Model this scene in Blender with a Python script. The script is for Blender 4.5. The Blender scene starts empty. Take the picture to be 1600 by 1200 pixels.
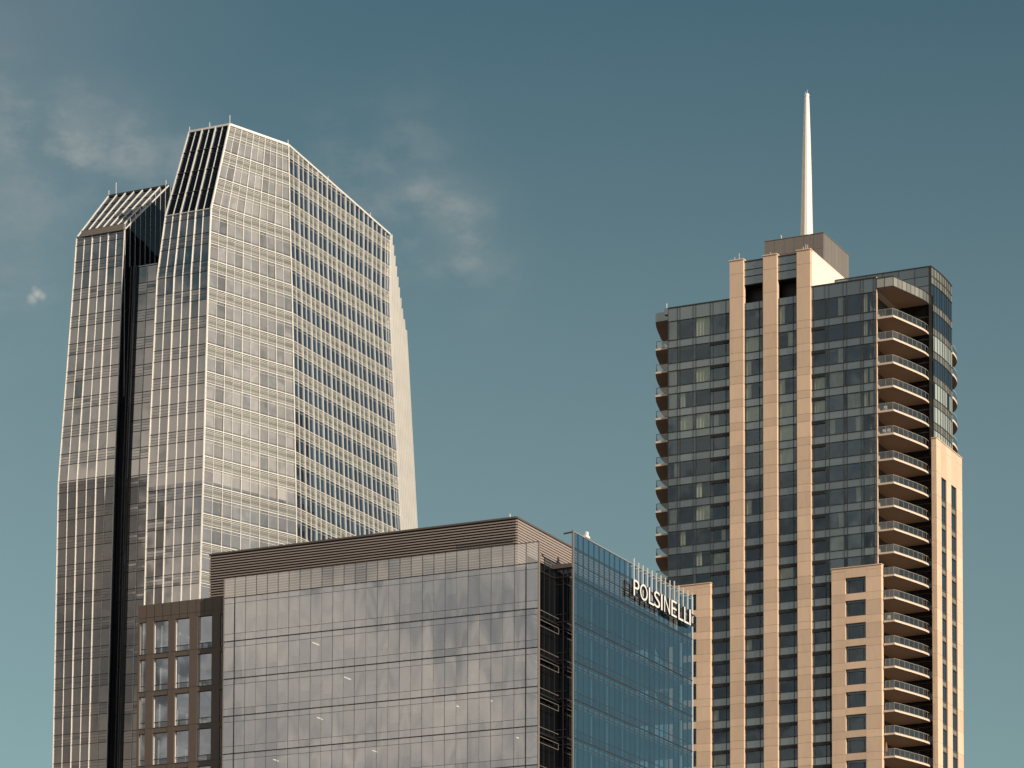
import bpy, math, random
from mathutils import Vector
random.seed(7)
S = bpy.context.scene
# ------------------------------------------------------------------ camera
F0 = 4984.0; CX, CY = 1050.0, 1812.0           # pixels of a 1600 px wide frame
PITCH = math.atan(F0/73500.0); YAW = math.radians(23.96)
CAMZ = 2.0
cam_d = bpy.data.cameras.new('camera'); cam = bpy.data.objects.new('camera', cam_d)
S.collection.objects.link(cam); S.camera = cam
cam_d.sensor_width = 36.0; cam_d.lens = F0/1600*36.0
cam_d.shift_x = (800-CX)/1600; cam_d.shift_y = (CY-600)/1600
cam_d.clip_start = 1.0; cam_d.clip_end = 20000
cam.location = (0, 0, CAMZ); cam.rotation_euler = (math.pi/2+PITCH, 0, YAW)
S.render.resolution_x = 1024; S.render.resolution_y = 768
# ------------------------------------------------------------------ light
SUN_EL = math.radians(27); SUN_A = math.radians(17)      # azimuth: from +X, turned towards -Y
sd = Vector((math.cos(SUN_A)*math.cos(SUN_EL), -math.sin(SUN_A)*math.cos(SUN_EL), math.sin(SUN_EL)))
sl = bpy.data.lights.new('sun', 'SUN'); sl.energy = 3.9; sl.angle = math.radians(0.5); sl.color = (1.0, 0.87, 0.71)
so = bpy.data.objects.new('sun', sl); S.collection.objects.link(so)
so.rotation_euler = (-sd).to_track_quat('-Z', 'Y').to_euler(); so.location = (100, -100, 300)
S.view_settings.view_transform = 'Standard'; S.view_settings.look = 'None'
S.view_settings.gamma = 1.0; S.view_settings.exposure = 0.70

sp, cp = math.sin(PITCH), math.cos(PITCH)
FW = Vector((-math.sin(YAW), math.cos(YAW), 0)); RT = Vector((math.cos(YAW), math.sin(YAW), 0))
def ray(px, py):
    a = (px-CX)/F0; b = (CY-py)/F0
    return RT*a + FW*(cp - b*sp) + Vector((0, 0, 1))*(sp + b*cp)
def on_Y(px, py, Y):
    r = ray(px, py); t = Y/r.y
    return Vector((r.x*t, Y, r.z*t+CAMZ))
def on_X(px, py, X):
    r = ray(px, py); t = X/r.x
    return Vector((X, r.y*t, r.z*t+CAMZ))
def on_line(px, py, P, D):
    """point above the ground line P + k D seen at the given column"""
    r = ray(px, py)
    det = D.x*(-r.y) - D.y*(-r.x)
    k = ((0-P.x)*(-r.y) - (0-P.y)*(-r.x))/det
    Q = Vector((P.x+D.x*k, P.y+D.y*k, 0)); t = Q.x/r.x
    Q.z = r.z*t+CAMZ
    return Q
def on_depth(px, py, d):
    r = ray(px, py); t = d/r.dot(FW)
    return r*t+Vector((0, 0, CAMZ))

# ------------------------------------------------------------------ world
W = bpy.data.worlds.new('World'); S.world = W; W.use_nodes = True
nt = W.node_tree; nt.nodes.clear()
def N(t, tree=None, **kw):
    n = (tree or nt).nodes.new(t)
    for k, v in kw.items(): setattr(n, k, v)
    return n
def L(a, b, tree=None): (tree or nt).links.new(a, b)
def M(op, a, b=None, c=None, tree=None, clamp=False):
    n = (tree or nt).nodes.new('ShaderNodeMath'); n.operation = op; n.use_clamp = clamp
    for i, v in enumerate((a, b, c)):
        if v is None: continue
        if isinstance(v, (int, float)): n.inputs[i].default_value = v
        else: (tree or nt).links.new(v, n.inputs[i])
    return n.outputs[0]
def MR(v, a, b, c=0.0, d=1.0, tree=None):
    n = (tree or nt).nodes.new('ShaderNodeMapRange'); n.interpolation_type = 'SMOOTHSTEP'
    (tree or nt).links.new(v, n.inputs[0])
    for i, x in enumerate((a, b, c, d)): n.inputs[i+1].default_value = x
    return n.outputs[0]
SKY_LO = (.505, .51, .46, 1); SKY_HI = (.22, .342, .383, 1)
sky = N('ShaderNodeTexSky', sky_type='NISHITA'); sky.sun_disc = False
sky.sun_elevation = SUN_EL; sky.sun_rotation = math.atan2(sd.x, sd.y)
sky.altitude = 1600; sky.air_density = 1.0; sky.dust_density = 1.6; sky.ozone_density = 1.0
hsv = N('ShaderNodeHueSaturation'); hsv.inputs['Saturation'].default_value = 0.72; hsv.inputs['Hue'].default_value = 0.485
L(sky.outputs[0], hsv.inputs['Color'])
tint = N('ShaderNodeMix', data_type='RGBA', blend_type='MULTIPLY'); tint.inputs[0].default_value = 1
L(hsv.outputs[0], tint.inputs[6]); tint.inputs[7].default_value = (0.80, 0.92, 0.86, 1)
sk_sep = N('ShaderNodeSeparateXYZ'); sk_tc = N('ShaderNodeTexCoord'); L(sk_tc.outputs['Generated'], sk_sep.inputs[0])
deep = N('ShaderNodeMix', data_type='RGBA'); L(MR(sk_sep.outputs["Z"], 0.26, 0.48), deep.inputs[0])
deep.inputs[6].default_value = SKY_LO; deep.inputs[7].default_value = SKY_HI
tint2 = N('ShaderNodeMix', data_type='RGBA', blend_type='MULTIPLY'); tint2.inputs[0].default_value = 1; L(tint.outputs[2], tint2.inputs[6]); L(deep.outputs[2], tint2.inputs[7]); tint = tint2
tc = N('ShaderNodeTexCoord')
mp = N('ShaderNodeMapping'); mp.inputs['Scale'].default_value = (1, 1, 2.6); mp.inputs['Location'].default_value = (2.74, 1.42, 4.26); L(tc.outputs['Generated'], mp.inputs['Vector'])
nz = N('ShaderNodeTexNoise'); nz.inputs['Scale'].default_value = 5.5; nz.inputs['Detail'].default_value = 9; nz.inputs['Roughness'].default_value = 0.55
L(mp.outputs[0], nz.inputs['Vector'])
sep = N('ShaderNodeSeparateXYZ'); L(tc.outputs['Generated'], sep.inputs[0])
side = MR(sep.outputs['Y'], 0.80, 0.45)                     # cloud bank lies behind the viewer and to the east
bank = M('MULTIPLY', MR(nz.outputs['Fac'], 0.24, 0.46), side)
nc = N('ShaderNodeTexNoise'); nc.inputs['Scale'].default_value = 8.0; nc.inputs['Detail'].default_value = 8; nc.inputs['Roughness'].default_value = 0.6; L(mp.outputs[0], nc.inputs['Vector'])
# the bank behind the viewer is low: it ends about 19 degrees up
zn = M('ADD', sep.outputs['Z'], M('ADD', M('MULTIPLY', M('SUBTRACT', nz.outputs['Fac'], 0.5), 0.12), M('MULTIPLY', M('SUBTRACT', nc.outputs['Fac'], 0.5), 0.28)))
low = MR(zn, 0.44, 0.36); south = MR(sep.outputs['Y'], -0.1, -0.45)
bank = M('MULTIPLY', bank, M('SUBTRACT', 1.0, M('MULTIPLY', south, M('SUBTRACT', 1.0, low))))
# thin wisps: elongated patches in fixed sky directions
nw = N('ShaderNodeTexNoise'); nw.inputs['Scale'].default_value = 60; nw.inputs['Detail'].default_value = 8; nw.inputs['Roughness'].default_value = 0.6
mw = N('ShaderNodeMapping'); mw.inputs['Rotation'].default_value = (0.5, 0.35, -.4); mw.inputs['Scale'].default_value = (1, 1, 1.7); L(tc.outputs['Generated'], mw.inputs['Vector']); L(mw.outputs[0], nw.inputs['Vector'])
nw2 = N('ShaderNodeTexNoise'); nw2.inputs['Scale'].default_value = 16; nw2.inputs['Detail'].default_value = 4
L(tc.outputs['Generated'], nw2.inputs['Vector'])
wn = M('ADD', M('MULTIPLY', MR(nw.outputs['Fac'], 0.40, 0.72), 0.75), M('MULTIPLY', MR(nw2.outputs['Fac'], 0.38, 0.68), 0.6))
wisps = None
for (px, py, rad, amp) in [(10, 200, 80, .32), (45, 182, 30, .45), (120, 225, 75, .50), (200, 245, 70, .38), (285, 262, 60, .25), (50, 467, 8, .8), (58, 459, 8, .9), (66, 463, 6, .7), (54, 452, 6, .5), (30, 300, 100, .20), 
                           (30, 420, 100, .15), (648, 300, 45, .34), (668, 322, 26, .24), (722, 388, 38, .45), (690, 350, 75, .38), (600, 300, 90, .25), (640, 225, 80, .14), (560, 260, 100, .15), (760, 430, 60, .15)]:
    d = ray(px, py).normalized()
    dn = N('ShaderNodeVectorMath', operation='DOT_PRODUCT'); dn.inputs[1].default_value = d
    nn = N('ShaderNodeVectorMath', operation='NORMALIZE'); L(tc.outputs['Generated'], nn.inputs[0]); L(nn.outputs[0], dn.inputs[0])
    th = rad/ray(px, py).length/F0
    one = M('SUBTRACT', 1.0, dn.outputs['Value'])            # = theta^2 / 2
    g = M('MULTIPLY', M('POWER', 2.718, M('MULTIPLY', one, -2.0/(th*th))), amp)
    wisps = g if wisps is None else M('MAXIMUM', wisps, g)
wm = M('MULTIPLY', wisps, wn)
m1 = N('ShaderNodeMix', data_type='RGBA'); L(M('MULTIPLY', wm, 0.55), m1.inputs[0]); L(tint.outputs[2], m1.inputs[6])
m1.inputs[7].default_value = (4.6, 4.2, 3.7, 1)
cr = N('ShaderNodeMix', data_type='RGBA')
L(MR(nc.outputs['Fac'], 0.36, 0.60), cr.inputs[0]); cr.inputs[6].default_value = (2.3, 2.35, 2.4, 1); cr.inputs[7].default_value = (5.5, 4.95, 4.35, 1)
# invented dark patch in the unseen sky, darkens reflections in the second block's glass
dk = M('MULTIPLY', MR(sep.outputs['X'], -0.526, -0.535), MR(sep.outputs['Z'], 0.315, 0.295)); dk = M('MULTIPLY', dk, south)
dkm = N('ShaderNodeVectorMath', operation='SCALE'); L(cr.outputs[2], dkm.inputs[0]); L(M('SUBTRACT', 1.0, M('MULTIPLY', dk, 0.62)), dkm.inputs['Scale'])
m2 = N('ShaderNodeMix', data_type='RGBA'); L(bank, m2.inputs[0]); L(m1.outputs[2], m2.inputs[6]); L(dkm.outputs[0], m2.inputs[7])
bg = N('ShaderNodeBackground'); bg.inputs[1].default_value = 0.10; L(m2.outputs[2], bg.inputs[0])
wo = N('ShaderNodeOutputWorld'); L(bg.outputs[0], wo.inputs[0])

# ------------------------------------------------------------------ materials
MATS = {}
def newmat(name):
    m = bpy.data.materials.new(name); m.use_nodes = True; m.node_tree.nodes.clear(); MATS[name] = m
    return m, m.node_tree
def solid(name, col, rough=0.6, metal=0.0, var=0.12, scale=0.35, bump=0.0, streak=False, spec=0.5):
    m, t = newmat(name)
    b = N('ShaderNodeBsdfPrincipled', t); o = N('ShaderNodeOutputMaterial', t); L(b.outputs[0], o.inputs[0], t)
    g = N('ShaderNodeTexCoord', t); mp = N('ShaderNodeMapping', t); L(g.outputs['Object'], mp.inputs[0], t)
    mp.inputs['Scale'].default_value = (1, 1, 0.25) if streak else (1, 1, 1)
    n1 = N('ShaderNodeTexNoise', t); n1.inputs['Scale'].default_value = scale; n1.inputs['Detail'].default_value = 8; L(mp.outputs[0], n1.inputs['Vector'], t)
    n2 = N('ShaderNodeTexNoise', t); n2.inputs['Scale'].default_value = scale*9; n2.inputs['Detail'].default_value = 4; L(mp.outputs[0], n2.inputs['Vector'], t)
    v = M('ADD', M('MULTIPLY', n1.outputs['Fac'], var*1.6, tree=t), M('MULTIPLY', n2.outputs['Fac'], var*0.7, tree=t), tree=t)
    v = M('ADD', v, 1-var*1.15, tree=t)
    geo = N('ShaderNodeNewGeometry', t)
    v = M('MULTIPLY', v, M('ADD', M('MULTIPLY', geo.outputs['Random Per Island'], var*0.8, tree=t), 1-var*0.4, tree=t), tree=t)
    mx = N('ShaderNodeVectorMath', t, operation='SCALE'); mx.inputs[0].default_value = col; L(v, mx.inputs['Scale'], t)
    L(mx.outputs[0], b.inputs['Base Color'], t)
    b.inputs['Roughness'].default_value = rough; b.inputs['Metallic'].default_value = metal; b.inputs['Specular IOR Level'].default_value = spec
    if bump:
        bn = N('ShaderNodeBump', t); bn.inputs['Strength'].default_value = bump; bn.inputs['Distance'].default_value = .05
        L(n2.outputs['Fac'], bn.inputs['Height'], t); L(bn.outputs[0], b.inputs['Normal'], t)
    return m
def glass(name, refl, fac, back, see=True, wob=0.006, rough=0.02, fres=1.0, panevar=0.15, dvar=0.3, streak=False):
    """coated window glass: mirror coat over clear (see) or dark opaque body; every pane tilts a hair differently"""
    m, t = newmat(name)
    o = N('ShaderNodeOutputMaterial', t); mix = N('ShaderNodeMixShader', t); L(mix.outputs[0], o.inputs[0], t)
    geo = N('ShaderNodeNewGeometry', t); wn = N('ShaderNodeTexWhiteNoise', t, noise_dimensions='1D'); L(geo.outputs['Random Per Island'], wn.inputs['W'], t)
    s1 = N('ShaderNodeVectorMath', t, operation='SUBTRACT'); L(wn.outputs['Color'], s1.inputs[0], t); s1.inputs[1].default_value = (.5, .5, .5)
    s2 = N('ShaderNodeVectorMath', t, operation='SCALE'); L(s1.outputs[0], s2.inputs[0], t); s2.inputs['Scale'].default_value = wob*2
    tcn = N('ShaderNodeTexCoord', t); nz = N('ShaderNodeTexNoise', t); nz.inputs['Scale'].default_value = 0.45; nz.inputs['Detail'].default_value = 1.0; mpn = N('ShaderNodeMapping', t); mpn.inputs['Scale'].default_value = (1.1, 1.1, .10) if streak else (1, 1, 1); L(tcn.outputs['Object'], mpn.inputs[0], t); L(mpn.outputs[0], nz.inputs['Vector'], t)
    s3 = N('ShaderNodeVectorMath', t, operation='SUBTRACT'); L(nz.outputs['Color'], s3.inputs[0], t); s3.inputs[1].default_value = (.5, .5, .5)
    s4 = N('ShaderNodeVectorMath', t, operation='SCALE'); L(s3.outputs[0], s4.inputs[0], t); s4.inputs['Scale'].default_value = .020 if streak else wob*2.5
    a1 = N('ShaderNodeVectorMath', t, operation='ADD'); L(s2.outputs[0], a1.inputs[0], t); L(s4.outputs[0], a1.inputs[1], t)
    a2 = N('ShaderNodeVectorMath', t, operation='ADD'); L(a1.outputs[0], a2.inputs[0], t); L(geo.outputs['Normal'], a2.inputs[1], t)
    nn = N('ShaderNodeVectorMath', t, operation='NORMALIZE'); L(a2.outputs[0], nn.inputs[0], t)
    gl = N('ShaderNodeBsdfGlossy', t); gl.inputs['Color'].default_value = (*refl, 1); gl.inputs['Roughness'].default_value = rough; L(nn.outputs[0], gl.inputs['Normal'], t)
    if see:
        bd = N('ShaderNodeBsdfTransparent', t); bd.inputs['Color'].default_value = (*back, 1)
    else:
        bd = N('ShaderNodeBsdfDiffuse', t)
        vv = M('ADD', M('MULTIPLY', wn.outputs['Value'], dvar*2, tree=t), 1-dvar, tree=t)
        sc = N('ShaderNodeVectorMath', t, operation='SCALE'); sc.inputs[0].default_value = back; L(vv, sc.inputs['Scale'], t); L(sc.outputs[0], bd.inputs['Color'], t)
    fr = N('ShaderNodeFresnel', t); fr.inputs['IOR'].default_value = 1.5
    f = M('ADD', M('MULTIPLY', fr.outputs[0], fres*(1-fac), tree=t), fac, tree=t)
    f = M('MULTIPLY', f, M('ADD', M('MULTIPLY', wn.outputs['Value'], panevar, tree=t), 1-panevar/2, tree=t), tree=t, clamp=True)
    L(f, mix.inputs[0], t); L(bd.outputs[0], mix.inputs[1], t); L(gl.outputs[0], mix.inputs[2], t)
    return m
alu = solid('silver_aluminium', (.66, .645, .61), .42, .25, .10)
alud = solid('dark_aluminium', (.035, .033, .032), .45, .2, .15)
blackb = solid('dark_brown_metal', (.035, .025, .02), .6, 0, .1)
black = solid('black_steel', (.008, .008, .009), .55, 0, .1)
stone = solid('tan_stone', (.56, .405, .29), .8, 0, .24, .22, .2, True)
stonej = solid('stone_joint', (.12, .085, .06), .9)
cream = solid('cream_render', (.66, .60, .51), .8, 0, .05, .3)
brown = solid('brown_metal', (.10, .080, .071), .5, .1, .10)
louvm = solid('louvre_metal', (.29, .245, .22), .5, .1, .08)
railm = solid('grey_rail_metal', (.30, .29, .27), .45, .2, .08)
brownp = solid('brown_panel', (.105, .080, .064), .5, .1, .14, .2)
greyp = solid('grey_brown_panel', (.19, .165, .145), .45, .2, .12)
slabm = solid('pale_concrete', (.54, .44, .35), .85, 0, .10, .5)
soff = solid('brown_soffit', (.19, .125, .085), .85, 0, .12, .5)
whitep = solid('white_paint', (.60, .585, .56), .5, 0, .04)
spirem = solid('white_metal', (.72, .66, .56), .45, .1, .06)
curt = solid('pale_curtain', (.82, .81, .68), .9, 0, .2, 2.0)
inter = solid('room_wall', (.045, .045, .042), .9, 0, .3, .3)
ceilm = solid('interior_ceiling', (.35, .33, .29), .9, 0, .2, .5)
roofm = solid('roof_gravel', (.25, .23, .2), .95, 0, .2)
spgl = glass('spandrel_glass', (.45, .54, .56), .32, (.042, .052, .053), see=False, wob=.004, rough=.08)
spgl3 = glass('grey_green_spandrel', (.78, .77, .72), .34, (.15, .15, .135), see=False, wob=.004, rough=.12)
spgl2 = glass('pale_spandrel_glass', (.80, .78, .70), .34, (.20, .195, .165), see=False, wob=.004, rough=.12)
vis = glass('grey_green_glass', (.38, .50, .58), .15, (.80, .84, .78), wob=.010, panevar=.5)
officeg = glass('silver_glass', (.95, .95, .95), .43, (.66, .68, .67), wob=.003, panevar=.05, streak=True)
screeng = glass('screen_glass', (1.0, .96, .90), .36, (.88, .88, .84), wob=.002, panevar=.06)
blueg = glass('blue_glass', (.56, .76, .92), .40, (.40, .50, .58), wob=.002, panevar=.08)
parag = glass('clear_parapet_glass', (.95, .93, .9), .13, (.86, .86, .82), wob=.003)
wingg = glass('grey_glass', (.80, .88, .95), .34, (.25, .28, .30), wob=.008)
towA = glass('bronze_grey_glass', (.98, .92, .86), .41, (.03, .028, .028), see=False, wob=.004, panevar=.12)
towM = glass('warm_silver_glass', (.98, .95, .90), .52, (.07, .07, .068), see=False, wob=.010, panevar=.32, dvar=.7)
towB = glass('navy_glass', (.70, .80, .92), .22, (.018, .024, .034), see=False, wob=.008, panevar=.4)
darkg = glass('black_glass', (.4, .45, .5), .10, (.004, .004, .005), see=False, wob=.004)
railg = glass('railing_glass', (.8, .85, .85), .10, (.62, .66, .64), wob=.01, rough=.05)
bluew = glass('blue_window_glass', (.40, .58, .72), .25, (.02, .035, .05), see=False, wob=.008, panevar=.3)
palew = glass('curtained_window_glass', (.6, .75, .85), .25, (.36, .40, .36), see=False, wob=.008)

# ------------------------------------------------------------------ mesh tools
class MB:
    def __init__(s): s.v = []; s.f = []; s.m = []; s.mats = []
    def mi(s, m):
        if m not in s.mats: s.mats.append(m)
        return s.mats.index(m)
    def quad(s, pts, m):
        n = len(s.v); s.v += [tuple(p) for p in pts]; s.f.append(tuple(range(n, n+len(pts)))); s.m.append(s.mi(m))
    def hexa(s, p, m, faces=None):
        """p: 4 inner points then 4 outer points, each bl, br, tr, tl seen from outside"""
        n = len(s.v); s.v += [tuple(q) for q in p]; k = s.mi(m)
        for f in ((4, 5, 6, 7), (1, 0, 3, 2), (0, 4, 7, 3), (5, 1, 2, 6), (7, 6, 2, 3), (0, 1, 5, 4)):
            s.f.append(tuple(n+i for i in f)); s.m.append(k)
    def box(s, x0, x1, y0, y1, z0, z1, m):
        s.hexa([(x0, y1, z0), (x1, y1, z0), (x1, y1, z1), (x0, y1, z1), (x0, y0, z0), (x1, y0, z0), (x1, y0, z1), (x0, y0, z1)], m)
    def bar(s, a, b, w, m, up=Vector((0, 0, 1)), h=None):
        a = Vector(a); b = Vector(b); d = (b-a).normalized(); h = h or w
        if abs(d.dot(up)) > .95: up = Vector((1, 0, 0))
        r = d.cross(up).normalized()*w/2; u = r.cross(d).normalized()*h/2
        s.hexa([a-r-u, a+r-u, a+r+u, a-r+u, b-r-u, b+r-u, b+r+u, b-r+u], m)
    def prism(s, pts, z0, z1, m, mbot=None, mtop=None):
        """pts counter-clockwise seen from above"""
        n = len(s.v); c = len(pts)
        s.v += [(p[0], p[1], z0) for p in pts] + [(p[0], p[1], z1) for p in pts]
        for i in range(c):
            j = (i+1) % c; s.f.append((n+i, n+j, n+c+j, n+c+i)); s.m.append(s.mi(m))
        s.f.append(tuple(n+c+i for i in range(c))); s.m.append(s.mi(mtop or m))
        s.f.append(tuple(n+c-1-i for i in range(c))); s.m.append(s.mi(mbot or m))
    def build(s, name, parent=None, origin=None):
        me = bpy.data.meshes.new(name); me.from_pydata(s.v, [], s.f)
        for m in s.mats: me.materials.append(m)
        me.polygons.foreach_set('material_index', s.m); me.update()
        o = bpy.data.objects.new(name, me); S.collection.objects.link(o)
        if parent:
            o.parent = parent
            p = parent; off = Vector()
            while p: off += p.location; p = p.parent
            o.location = -off if False else (0, 0, 0)
            if off.length > 0:
                for vv in me.vertices: vv.co -= off
        return o
def thing(name, label, cat, loc=(0, 0, 0)):
    o = bpy.data.objects.new(name, None); S.collection.objects.link(o); o.location = loc
    o['label'] = label; o['category'] = cat
    return o

class Face:
    """ruled facade: left and right edges are polylines over z; s runs 0..1 left to right seen from outside"""
    def __init__(s, Ls, Rs, top=None):
        s.L = sorted(Ls, key=lambda p: p.z); s.R = sorted(Rs, key=lambda p: p.z); s.top = top
        s.kinks = sorted(set([round(p.z, 3) for p in s.L[1:-1]]+[round(p.z, 3) for p in s.R[1:-1]]))
    @staticmethod
    def pl(E, z):
        if z <= E[0].z: a, b = E[0], E[1] if False else E[0]; return Vector((E[0].x, E[0].y))
        for a, b in zip(E, E[1:]):
            if z <= b.z:
                k = (z-a.z)/(b.z-a.z); return Vector((a.x+(b.x-a.x)*k, a.y+(b.y-a.y)*k))
        a, b = E[-2], E[-1]
        if s_extrap: 
            k = (z-a.z)/(b.z-a.z); return Vector((a.x+(b.x-a.x)*k, a.y+(b.y-a.y)*k))
        return Vector((b.x, b.y))
    def P(s, u, z, d=0.0):
        l = s.pl(s.L, z); r = s.pl(s.R, z); q = l+(r-l)*u; t = (r-l).normalized()
        return Vector((q.x+t.y*d, q.y-t.x*d, z))
    def ln(s, z): return (s.pl(s.R, z)-s.pl(s.L, z)).length
    def zt(s, u):
        if s.top is None: return 1e9
        return s.top[0]+(s.top[1]-s.top[0])*u
    def segs(s, z0, z1):
        c = [z0]+[k for k in s.kinks if z0+.01 < k < z1-.01]+[z1]
        return list(zip(c, c[1:]))
    def box(s, mb, u0, u1, z0, z1, d0, d1, m):
        for a, b in s.segs(z0, z1):
            if a >= max(s.zt(u0), s.zt(u1)): continue
            bl, br = min(b, s.zt(u0)), min(b, s.zt(u1))
            bl = max(bl, a+.01); br = max(br, a+.01)
            mb.hexa([s.P(u0, a, d0), s.P(u1, a, d0), s.P(u1, br, d0), s.P(u0, bl, d0),
                     s.P(u0, a, d1), s.P(u1, a, d1), s.P(u1, br, d1), s.P(u0, bl, d1)], m)
    def vbar(s, mb, u, w, z0, z1, d0, d1, m):
        """vertical fin centred on u, w metres wide"""
        z1 = min(z1, s.zt(u))
        for a, b in s.segs(z0, z1):
            def q(z, sg, d): return s.P(u+sg*w/2/s.ln(z), z, d)
            mb.hexa([q(a, -1, d0), q(a, 1, d0), q(b, 1, d0), q(b, -1, d0), q(a, -1, d1), q(a, 1, d1), q(b, 1, d1), q(b, -1, d1)], m)
    def hbar(s, mb, z, h, d0, d1, m, u0=0, u1=1):
        if s.top:
            t0, t1 = s.zt(0), s.zt(1)
            if z+h/2 > max(t0, t1): return
            if z+h/2 > t1 and t1 < t0: u1 = min(u1, (t0-z-h/2)/(t0-t1))
            if u1 <= u0: return
        s_ = z-h/2, z+h/2
        mb.hexa([s.P(u0, s_[0], d0), s.P(u1, s_[0], d0), s.P(u1, s_[1], d0), s.P(u0, s_[1], d0),
                 s.P(u0, s_[0], d1), s.P(u1, s_[0], d1), s.P(u1, s_[1], d1), s.P(u0, s_[1], d1)], m)
    def pane(s, mb, u0, u1, z0, z1, d, m):
        for a, b in s.segs(z0, z1):
            tl, tr = min(b, s.zt(u0)), min(b, s.zt(u1))
            if tl <= a and tr <= a: continue
            tl = max(tl, a); tr = max(tr, a)
            mb.quad([s.P(u0, a, d), s.P(u1, a, d), s.P(u1, tr, d), s.P(u0, tl, d)], m)
s_extrap = False
def flat(A, B, z0=0, z1=300):
    return Face([Vector((A.x, A.y, z0)), Vector((A.x, A.y, z1))], [Vector((B.x, B.y, z0)), Vector((B.x, B.y, z1))])

# ------------------------------------------------------------------ ground
mb = MB(); mb.quad([(-6000, -6000, 0), (6000, -6000, 0), (6000, 6000, 0), (-6000, 6000, 0)], solid('city_ground', (.12, .115, .11), .95, 0, .3, .02))
g = mb.build('ground'); g['kind'] = 'structure'

# ================================================================== GLASS TOWER (left)
DT = 442.0
b575 = on_depth(322.5, 575, DT)
YT = b575.y-1.2
mdir = Vector((math.sin(math.radians(20.2)), math.cos(math.radians(20.2)), 0))
edir = Vector((-math.sin(math.radians(13)), math.cos(math.radians(13)), 0))
vdir = Vector((0, 1, 0))
# rings: (y at corner b, Y of A plane, a, b, c, d, e columns)
rings = [(1230, YT,     218, 303, 467, 640, 664),
         (750,  YT,     231, 317.5, 462, 628, 652.5),
         (420,  YT+1.8, 246, 326, 456, 612, 636),
         (326,  YT+2.4, 259, 330, 453, 608.5, 631)]
RA, RB, RC, RD, RE = [], [], [], [], []
for (y, Y, a, b, c, d, e) in rings:
    pb = on_Y(b, y, Y); z = pb.z
    pa = on_Y(a, y, Y); pa.z = z
    pc = on_line(c, y, pb, mdir); pc.z = z
    pd = on_line(d, y, pc, vdir); pd.z = z
    pe = on_line(e, y, pd, edir); pe.z = z
    for R_, p in zip((RA, RB, RC, RD, RE), (pa, pb, pc, pd, pe)): R_.append(p)
b_top = on_line(359, 195, RB[-1], mdir)
ZT = b_top.z
a_top = on_Y(296, 207.5, b_top.y); a_top.z = ZT
c_top = on_line(450, 225, b_top, mdir); c_top.z = ZT
d_top = on_line(609, 367, c_top, vdir); ZD = d_top.z
e_top = on_line(640, 523, RD[2], edir); ZEE = e_top.z
k_ = (ZEE-RE[1].z)/(RE[2].z-RE[1].z); e_top = RE[1].lerp(RE[2], k_)
print('tower', ZT, ZD, b_top, c_top, d_top, RE[1], 'c', RC[1], RD[1])
def crn(R_, top): return [Vector((p.x, p.y, p.z)) for p in R_]+[Vector((top.x, top.y, max(top.z, R_[-1].z+.5)))]
fA = Face([p.copy() for p in RA], [p.copy() for p in RB])                      # main west face
fAc = Face([RA[-1].copy(), a_top.copy()], [RB[-1].copy(), b_top.copy()])      # sloping crown
fM = Face(crn(RB, b_top), crn(RC, c_top))
dt = Vector((d_top.x, d_top.y, ZT))
fB = Face(crn(RC, c_top), [p.copy() for p in RD if p.z < ZD-6]+[Vector((d_top.x, d_top.y, ZD)), dt], top=(ZT, ZD))
fE = Face([p.copy() for p in RD if p.z < ZD-6]+[Vector((d_top.x, d_top.y, ZD))], [p.copy() for p in RE if p.z < ZD-6]+[Vector((RE[-1].x, RE[-1].y, ZD))], top=(ZD, ZEE))
# second block
X2R_bot = None
Y2 = YT+3.0
lev2 = [(1230, Y2, 82, 165.5), (752, Y2, 91.5, 179.5), (420, Y2+1.8, 116.5, 192.5), (368, Y2+2.1, 120, 195)]
LA, LR = [], []
for (y, Y, l, r) in lev2:
    pr = on_Y(r, y-8, Y); pl_ = on_Y(l, y, Y); pl_.z = pr.z; LA.append(pl_); LR.append(pr)
ZE = LR[-1].z
f2 = Face([p.copy() for p in LA], [p.copy() for p in LR])
rr = on_X(264, 291, LR[-1].x); YRID = rr.y; ZR = rr.z
rl = on_Y(170, 306, YRID); rl.z = ZR
print('block2 ridge', ZE, ZR, YRID-YT, rr, rl)
FL = 4.12
zref = on_Y(318, 711.7, YT).z                    # a floor line
def floors(z0, z1):
    k = math.floor((z0-zref)/FL); out = []
    while zref+(k-.40)*FL < z1:
        z = zref+k*FL
        if z+FL > z0: out.append(z)
        k += 1
    return out
ZLOW = on_Y(300, 1235, YT).z
tower = thing('glass_tower', 'tallest faceted glass tower with pale vertical fins and slanted roof, behind the brown louvred block', 'skyscraper', (RB[0].x, RB[0].y, 0))
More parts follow.
